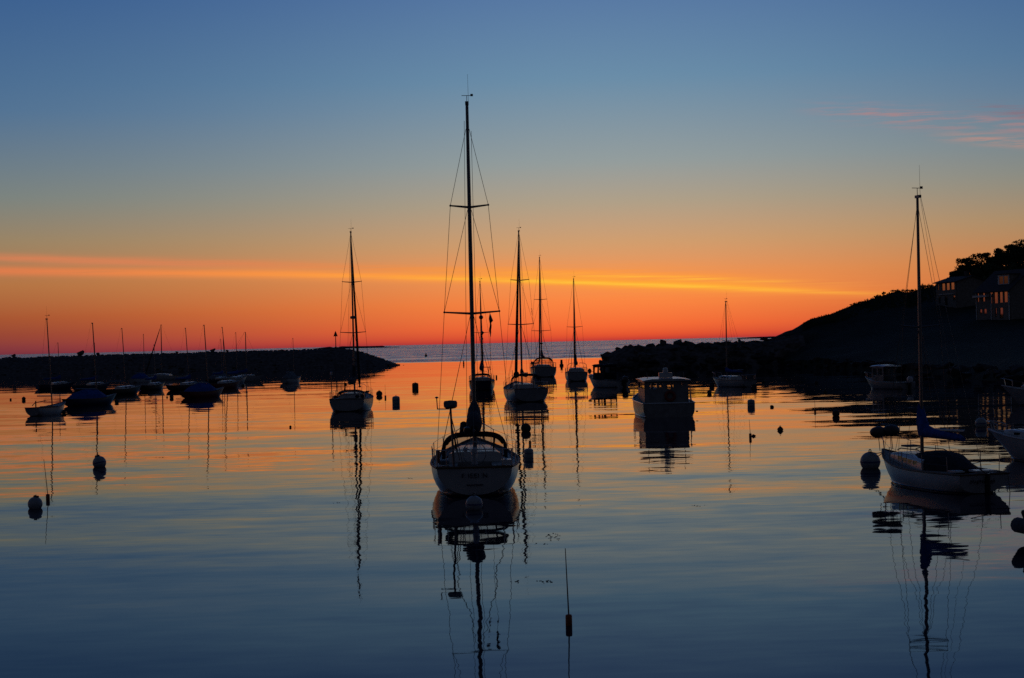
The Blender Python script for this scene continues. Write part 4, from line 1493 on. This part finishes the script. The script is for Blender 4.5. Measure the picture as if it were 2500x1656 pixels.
small_sailboat('small boat with blue cover below the pair of masts nearer the breakwater', 353, 817, 934, 5.6, 30, 'white', 'tent', .06, False, .0)
small_sailboat('pale cabin sloop with a thick furled headsail slanting to its bow', 396, 794, 928, 8.4, -80, 'white', None, .10, True, .0, furl=.13)
small_sailboat('small dark sloop with short mast just left of the pale cabin sloop', 380, 843, 952, 5.0, 28, 'black', 'boom', .05)
small_sailboat('dark sloop between the pale cabin sloop and the red hulled boat', 463, 802, 952, 6.0, 36, 'black', 'boom', .065, True, .065)
small_sailboat('red hulled boat with blue cover, in front of the breakwater', 510, 795, 970, 6.4, 33, 'red', 'tent', .07, False, .07)
small_sailboat('dim sloop with the shortest mast of the cluster of three', 543, 829, 936, 5.2, 35, 'navy', 'boom', .05)
small_sailboat('dim sloop with the middle mast of the cluster of three', 548, 812, 934, 5.8, 35, 'white', 'tent_dark', .055, False, .012)
small_sailboat('dark red sloop with white cabin and the leaning mast of the cluster of three', 556, 800, 948, 6.4, 38, 'red', None, .065, True, .10)
small_sailboat('dim white boat with thin upright mast right of the cluster of three', 580, 813, 935, 5.6, 32, 'white', 'boom', .055)
small_sailboat('long pale sloop close under the breakwater with stay from its masthead', 602, 812, 932, 7.6, 78, 'white', 'boom', .085, True, .0, spread=False, stays=True)
small_sailboat('white boat under a low cover, last of the small craft toward the breakwater tip', 718, 827, 935, 5.2, 24, 'white', 'tent_dark', .05, False, .005)


# ------------------------------------------------------------------- buoys
BG = 'mooring buoys in the harbour'


def buoy(label, px, py, rad_px, kind='ball', mat='buoy_white', band=None, wand=None, tilt=0.0, lines=None, wl=None):
    """px, py: centre of the floating body; rad_px its half width in the photograph"""
    yb = py + rad_px * (.62 if kind == 'ball' else .9)
    p = W(px, yb if wl is None else wl)
    rad = rad_px * p.length / FOCAL
    root = thing('mooring_buoy' if kind != 'wand' else 'pickup_buoy', label, 'buoy', p, random.uniform(0, 6), BG, (tilt, tilt * .5))
    n, k = 18, 12
    if kind in ('ball', 'cone'):
        c = rad * .62
        prof = []
        for i in range(k + 1):
            a = -math.pi / 2 + math.pi * i / k
            prof.append((max(rad * math.cos(a), .004), c + rad * math.sin(a)))
        if kind == 'cone':
            prof = [(rad * .1, -rad * .6), (rad * .6, -rad * .3), (rad, rad * .3), (rad * .75, rad * .75), (rad * .3, rad * 1.15), (rad * .12, rad * 1.3)]
        MB().lathe(prof, (0, 0, 0), n).build('float', mat, root, True)
        if band:
            MB().lathe([(rad * 1.008, c - rad * .08), (rad * 1.012, c), (rad * 1.008, c + rad * .08)], (0, 0, 0), n).build('stripe', band, root, True)
        top = c + rad * .97 if kind == 'ball' else rad * 1.28
    elif kind == 'barrel':
        hgt = rad * 2.1
        prof = [(rad * .55, -rad * .3), (rad * .9, -rad * .2), (rad, rad * .1), (rad, hgt * .62), (rad * .9, hgt * .78), (rad * .55, hgt * .86), (.01, hgt * .88)]
        MB().lathe(prof, (0, 0, 0), n).build('float', mat, root, True)
        MB().lathe([(rad * 1.01, hgt * .34), (rad * 1.015, hgt * .38), (rad * 1.01, hgt * .42)], (0, 0, 0), n).build('stripe', band or 'buoy_blue', root, True)
        top = hgt * .86
    else:
        hgt = rad * 3.2
        MB().lathe([(rad * .8, -rad), (rad, -rad * .6), (rad, hgt - rad * .3), (rad * .8, hgt), (rad * .1, hgt + .01)], (0, 0, 0), 12).build('float', mat, root, True)
        top = hgt
    if kind in ('ball', 'barrel', 'cone'):
        ring = [(rad * .16 * math.cos(a), 0, top + rad * .10 + rad * .16 * math.sin(a)) for a in [2 * math.pi * q / 10 for q in range(11)]]
        MB().tube(ring, rad * .05, 5).build('shackle', 'buoy_dark', root)
        MB().lathe([(rad * .26, top - rad * .12), (rad * .22, top + rad * .02), (.01, top + rad * .04)], (0, 0, 0), 10).build('top_plate', 'buoy_dark', root)
    if kind == 'ball' and rad_px >= 15 and rad_px < 20:
        a0 = random.uniform(0, 6.28)
        coil = [(rad * .34 * math.cos(a) - rad * .12, rad * .3 * math.sin(a), top + rad * (.02 + .1 * math.sin(a * 2 + a0))) for a in [2 * math.pi * q / 12 for q in range(13)]]
        MB().tube(coil, rad * .09, 6).build('pennant_coil', 'buoy_dark', root, True)
        MB().tube([(rad * .3, 0, top), (rad * .75, rad * .2, top - rad * .45), (rad * .98, rad * .3, rad * .1), (rad * 1.05, rad * .3, -.1)], rad * .045, 5).build('pennant', 'rope', root)
    if wand:
        wx, wy = wand
        q = at(wx, wy, p.y) - p
        loc = Matrix.Rotation(-root.rotation_euler[2], 3, 'Z') @ q
        root.rotation_euler = (0, 0, root.rotation_euler[2])
        MB().tube([(0, 0, top - .02), loc], [.016, .008], 5).build('wand', 'alu', root)
    return root, p, rad, top


random.seed(31)
b1 = buoy('big pale mooring ball with blue stripe just astern of the large central sloop', 1158, 1231, 21, 'ball', 'buoy_white', 'buoy_blue')
b2 = buoy('large mooring ball tethered to the bow of the small sloop on the right', 2125, 1128, 24, 'ball', 'buoy_white', 'buoy_blue')
buoy('round mooring ball with weedy top, nearest the left edge', 85, 1231, 17, 'ball', 'buoy_white', tilt=.15)
buoy('round mooring ball below the blue tented boat', 245, 1130, 16, 'ball', 'buoy_white', 'buoy_blue', tilt=-.2)
buoy('thin pickup buoy with long wand beside the ball at far left', 117, 1216, 4.6, 'wand', 'buoy_orange', wand=(107, 1121), wl=1222)
buoy('pickup buoy with tall thin wand in the bottom foreground right of centre', 1389, 1518, 8.2, 'wand', 'buoy_orange', wand=(1380, 1339), wl=1527)
buoy('oval mooring ball under the stern of the white cutter', 1284, 1046, 12.5, 'ball', 'buoy_dark')
buoy('squat barrel buoy right of the large central sloop, lower of the pair', 1291, 1106, 11.5, 'barrel', 'buoy_white')
buoy('small pickup buoy just above the squat barrel buoy', 1294, 1083, 3.0, 'wand', 'buoy_orange', wand=(1293, 1068))
buoy('white barrel buoy right of the left sloop', 967, 976, 9.3, 'barrel', 'buoy_white')
buoy('ball buoy with knob touching the right side of the left sloop', 926, 962, 7.8, 'ball', 'buoy_dark')
buoy('slim pickup buoy with wand between the ball and the white barrel near the left sloop', 941, 971, 2.2, 'wand', 'buoy_orange', wand=(940, 939))
buoy('barrel buoy alone on the water between the left sloop and the central mast', 1014, 942, 7.8, 'barrel', 'buoy_dark')
buoy('tiny dark float left of the left sloop', 709, 1042, 2.9, 'ball', 'buoy_dark')
buoy('white barrel buoy nearest below the small side on sloop', 1834, 984, 9.0, 'barrel', 'buoy_white')
buoy('small tipped float right of the white barrel buoy on the right', 1884, 990, 5.4, 'cone', 'buoy_dark', tilt=1.0)
buoy('diamond shaped cone float in open water on the right', 1905, 1044, 7.8, 'cone', 'buoy_dark')
buoy('pickup buoy with wand and crooked float right of the lobster boat', 1832, 1066, 3.2, 'wand', 'buoy_orange', wand=(1829, 1024))
buoy('little weedy float against the crooked pickup buoy', 1838, 1061, 5.2, 'cone', 'buoy_dark', tilt=1.2)
buoy('slim pickup buoy with wand left of the knobbed ball on the right', 1990, 1005, 2.4, 'wand', 'buoy_orange', wand=(1989, 974))
buoy('round ball buoy with knob in front of the hill reflection', 2041, 1010, 9.0, 'ball', 'buoy_dark')
buoy('oval float just left of the small side on sloop, upper one', 1738, 939, 6.3, 'barrel', 'buoy_dark')
buoy('oval float just left of the small side on sloop, lower one', 1732, 958, 5.8, 'ball', 'buoy_dark')
buoy('barrel float touching the stern of the small side on sloop', 1841, 944, 7.0, 'barrel', 'buoy_dark')
buoy('tiny low float right of the small side on sloop', 1864, 932, 3.6, 'ball', 'buoy_dark')
buoy('small float near the hill reflection, farther of the two there', 1993, 934, 4.6, 'ball', 'buoy_dark')
buoy('slanted float in the streaks of the hill reflection', 2014, 953, 6.0, 'cone', 'buoy_dark', tilt=.5)
buoy('pale mooring ball in the dark water right of the blue sail cover', 2395, 1034, 13.5, 'ball', 'buoy_white', 'buoy_blue')
buoy('small float nearest the left edge under the breakwater', 26, 975, 2.2, 'barrel', 'buoy_dark')
buoy('small round float second from the left edge under the breakwater', 58, 974, 4.6, 'ball', 'buoy_dark')
buoy('dark float at the bow of the white daysailer', 156, 1007, 5.4, 'ball', 'buoy_dark')
buoy('dark float at the bow of the blue tented boat', 285, 981, 5.0, 'ball', 'buoy_dark')
buoy('dark float in the gap left of the red hulled boat', 419, 969, 5.0, 'ball', 'buoy_dark')
buoy('tiny float beside the dark float left of the red hulled boat', 408, 970, 2.2, 'ball', 'buoy_dark')
buoy('small dark float right of the red hulled boat', 593, 941, 3.6, 'ball', 'buoy_dark')
buoy('tiny float beyond the stern of the dark hulled sloop', 1212, 921, 2.0, 'wand', 'buoy_dark')

# mooring pennant from the large right ball to the sloop's bow
p0 = b2[1] + Vector((0, 0, b2[3]))
bow_pt = RM @ Vector((0, hull13.y(.985), hull13.zs(1) - .1))
for k, sag in enumerate((.05, .18)):
    o = thing('mooring_line', ('upper' if k == 0 else 'lower') + ' mooring line from the large ball to the small sloop', 'rope', p0, 0, 'mooring lines')
    e = bow_pt - p0
    MB().tube([(0, 0, 0), e * .5 + Vector((0, 0, -sag)), e], .018, 5).build('line', 'rope', o)

# navigation marks
root = thing('pillar_buoy', 'dark pillar shaped channel buoy between the two farther sloops', 'buoy', W(1371, 893))
s = W(1371, 893).y / FOCAL
MB().lathe([(5 * s, -2 * s), (5 * s, 3 * s), (3.2 * s, 4 * s), (2.7 * s, 13.5 * s), (2.2 * s, 14.5 * s), (.05, 14.6 * s)], (0, 0, 0), 14).build('body', 'buoy_dark', root, True)
MB().lathe([(2.9 * s, 8 * s), (2.95 * s, 9 * s), (2.9 * s, 10 * s)], (0, 0, 0), 14).build('band', 'lens_red', root)
root = thing('nun_buoy', 'small conical channel buoy on the grey sea beyond the breakwaters', 'buoy', W(1040, 871))
s = W(1040, 871).y / FOCAL
MB().lathe([(3.2 * s, -1 * s), (3.2 * s, 2.5 * s), (2.2 * s, 4 * s), (.9 * s, 8 * s), (.02, 8.2 * s)], (0, 0, 0), 12).build('body', 'buoy_dark', root, True)
MB().tube([(0, 0, 8 * s), (0, 0, 10 * s)], .4 * s, 5).build('lifting_eye', 'buoy_dark', root)
root = thing('spar_buoy', 'tiny upright spar buoy left of the central mast near the grey sea', 'buoy', W(1132, 890))
s = W(1132, 890).y / FOCAL
MB().lathe([(1.6 * s, -1 * s), (1.7 * s, 4 * s), (1.3 * s, 9 * s), (.05, 9.4 * s)], (0, 0, 0), 10).build('body', 'buoy_dark', root, True)
MB().lathe([(1.9 * s, 1.2 * s), (1.95 * s, 2 * s), (1.9 * s, 2.8 * s)], (0, 0, 0), 10).build('collar', 'buoy_dark', root)
# day beacon on the end of the left breakwater
b = at(820, 851, 442)
root = thing('day_beacon', 'post with dark triangular daymark on the left breakwater', 'beacon', b)
s = 442 / FOCAL
MB().tube([(0, 0, -.5), (0, 0, 30 * s)], [.14, .10], 8).build('post', 'alu', root, True)
MB().lathe([(.34, -.1), (.30, .35), (.16, .5)], (0, 0, 0), 10).build('footing', 'rock', root)
MB().add([(-5.3 * s, -.06, 29.5 * s), (5.3 * s, -.06, 29.5 * s), (2.6 * s, -.06, 37 * s), (0, -.06, 43 * s), (-2.6 * s, -.06, 37 * s),
          (-5.3 * s, .06, 29.5 * s), (5.3 * s, .06, 29.5 * s), (2.6 * s, .06, 37 * s), (0, .06, 43 * s), (-2.6 * s, .06, 37 * s)],
         [(0, 1, 2, 3, 4), (9, 8, 7, 6, 5), (0, 1, 6, 5), (1, 2, 7, 6), (2, 3, 8, 7), (3, 4, 9, 8), (4, 0, 5, 9)]).build('daymark', 'beacon', root)

# inflatable tender poking in at the right edge
p = W(2492, 1326)
root = thing('dinghy', 'dark inflatable dinghy poking into the frame at the lower right edge', 'dinghy', p + Vector((.55, 0, 0)), math.radians(97))
tb = [Vector((-.55, -1.3, .28)), Vector((-.55, .2, .28)), Vector((-.42, .75, .36)), Vector((0, 1.08, .44)), Vector((.42, .75, .36)), Vector((.55, .2, .28)), Vector((.55, -1.3, .28))]
root.location = W(2466, 1324) + Vector((1.27, .1, 0))
MB().tube(tb, [.17, .19, .19, .2, .19, .19, .17], 12).build('tube', 'grey_canvas', root, True)
MB().box((0, -.3, .12), (.8, 1.9, .06)).build('floor', 'dark_canvas', root)
MB().box((0, -1.15, .34), (.9, .05, .45)).build('transom', 'dark_canvas', root)
MB().box((0, -.1, .42), (1.0, .25, .05)).build('thwart', 'teak', root)
MB().lathe([(.10, .40), (.30, .5), (.38, .74), (.36, .80), (.05, .82)], (-.1, .62, 0), 12).build('stowed_cover', 'dark_canvas', root, True)

# flecks of weed adrift in the foreground
rnd = random.Random(5)
m = MB()
for cx, cy, sx_, sy_, n in ((1352, 1310, 18, 5, 26), (1330, 1328, 16, 2, 8), (1330, 1420, 18, 3, 12), (1262, 1420, 9, 1.5, 6), (1700, 1235, 12, 1.5, 8), (1000, 1168, 8, 1, 6),
                            (825, 1228, 8, 1, 5)):
    for _ in range(n):
        p = W(cx + rnd.gauss(0, sx_ * .6), cy + rnd.gauss(0, sy_ * .8))
        w, l = rnd.uniform(.012, .04), rnd.uniform(.03, .08)
        a0 = rnd.uniform(0, 6.28)
        m.add([(p.x + w * math.cos(a0 + a) * rnd.uniform(.6, 1.2), p.y + l * math.sin(a0 + a) * rnd.uniform(.6, 1.2), .006) for a in (0, 1.1, 2.3, 3.4, 4.6, 5.5)], [(0, 1, 2, 3, 4, 5)])
o = m.build('floating_weed', 'weed')
tag(o, 'flecks of dark weed adrift on the foreground water', 'weed', None, 'stuff')
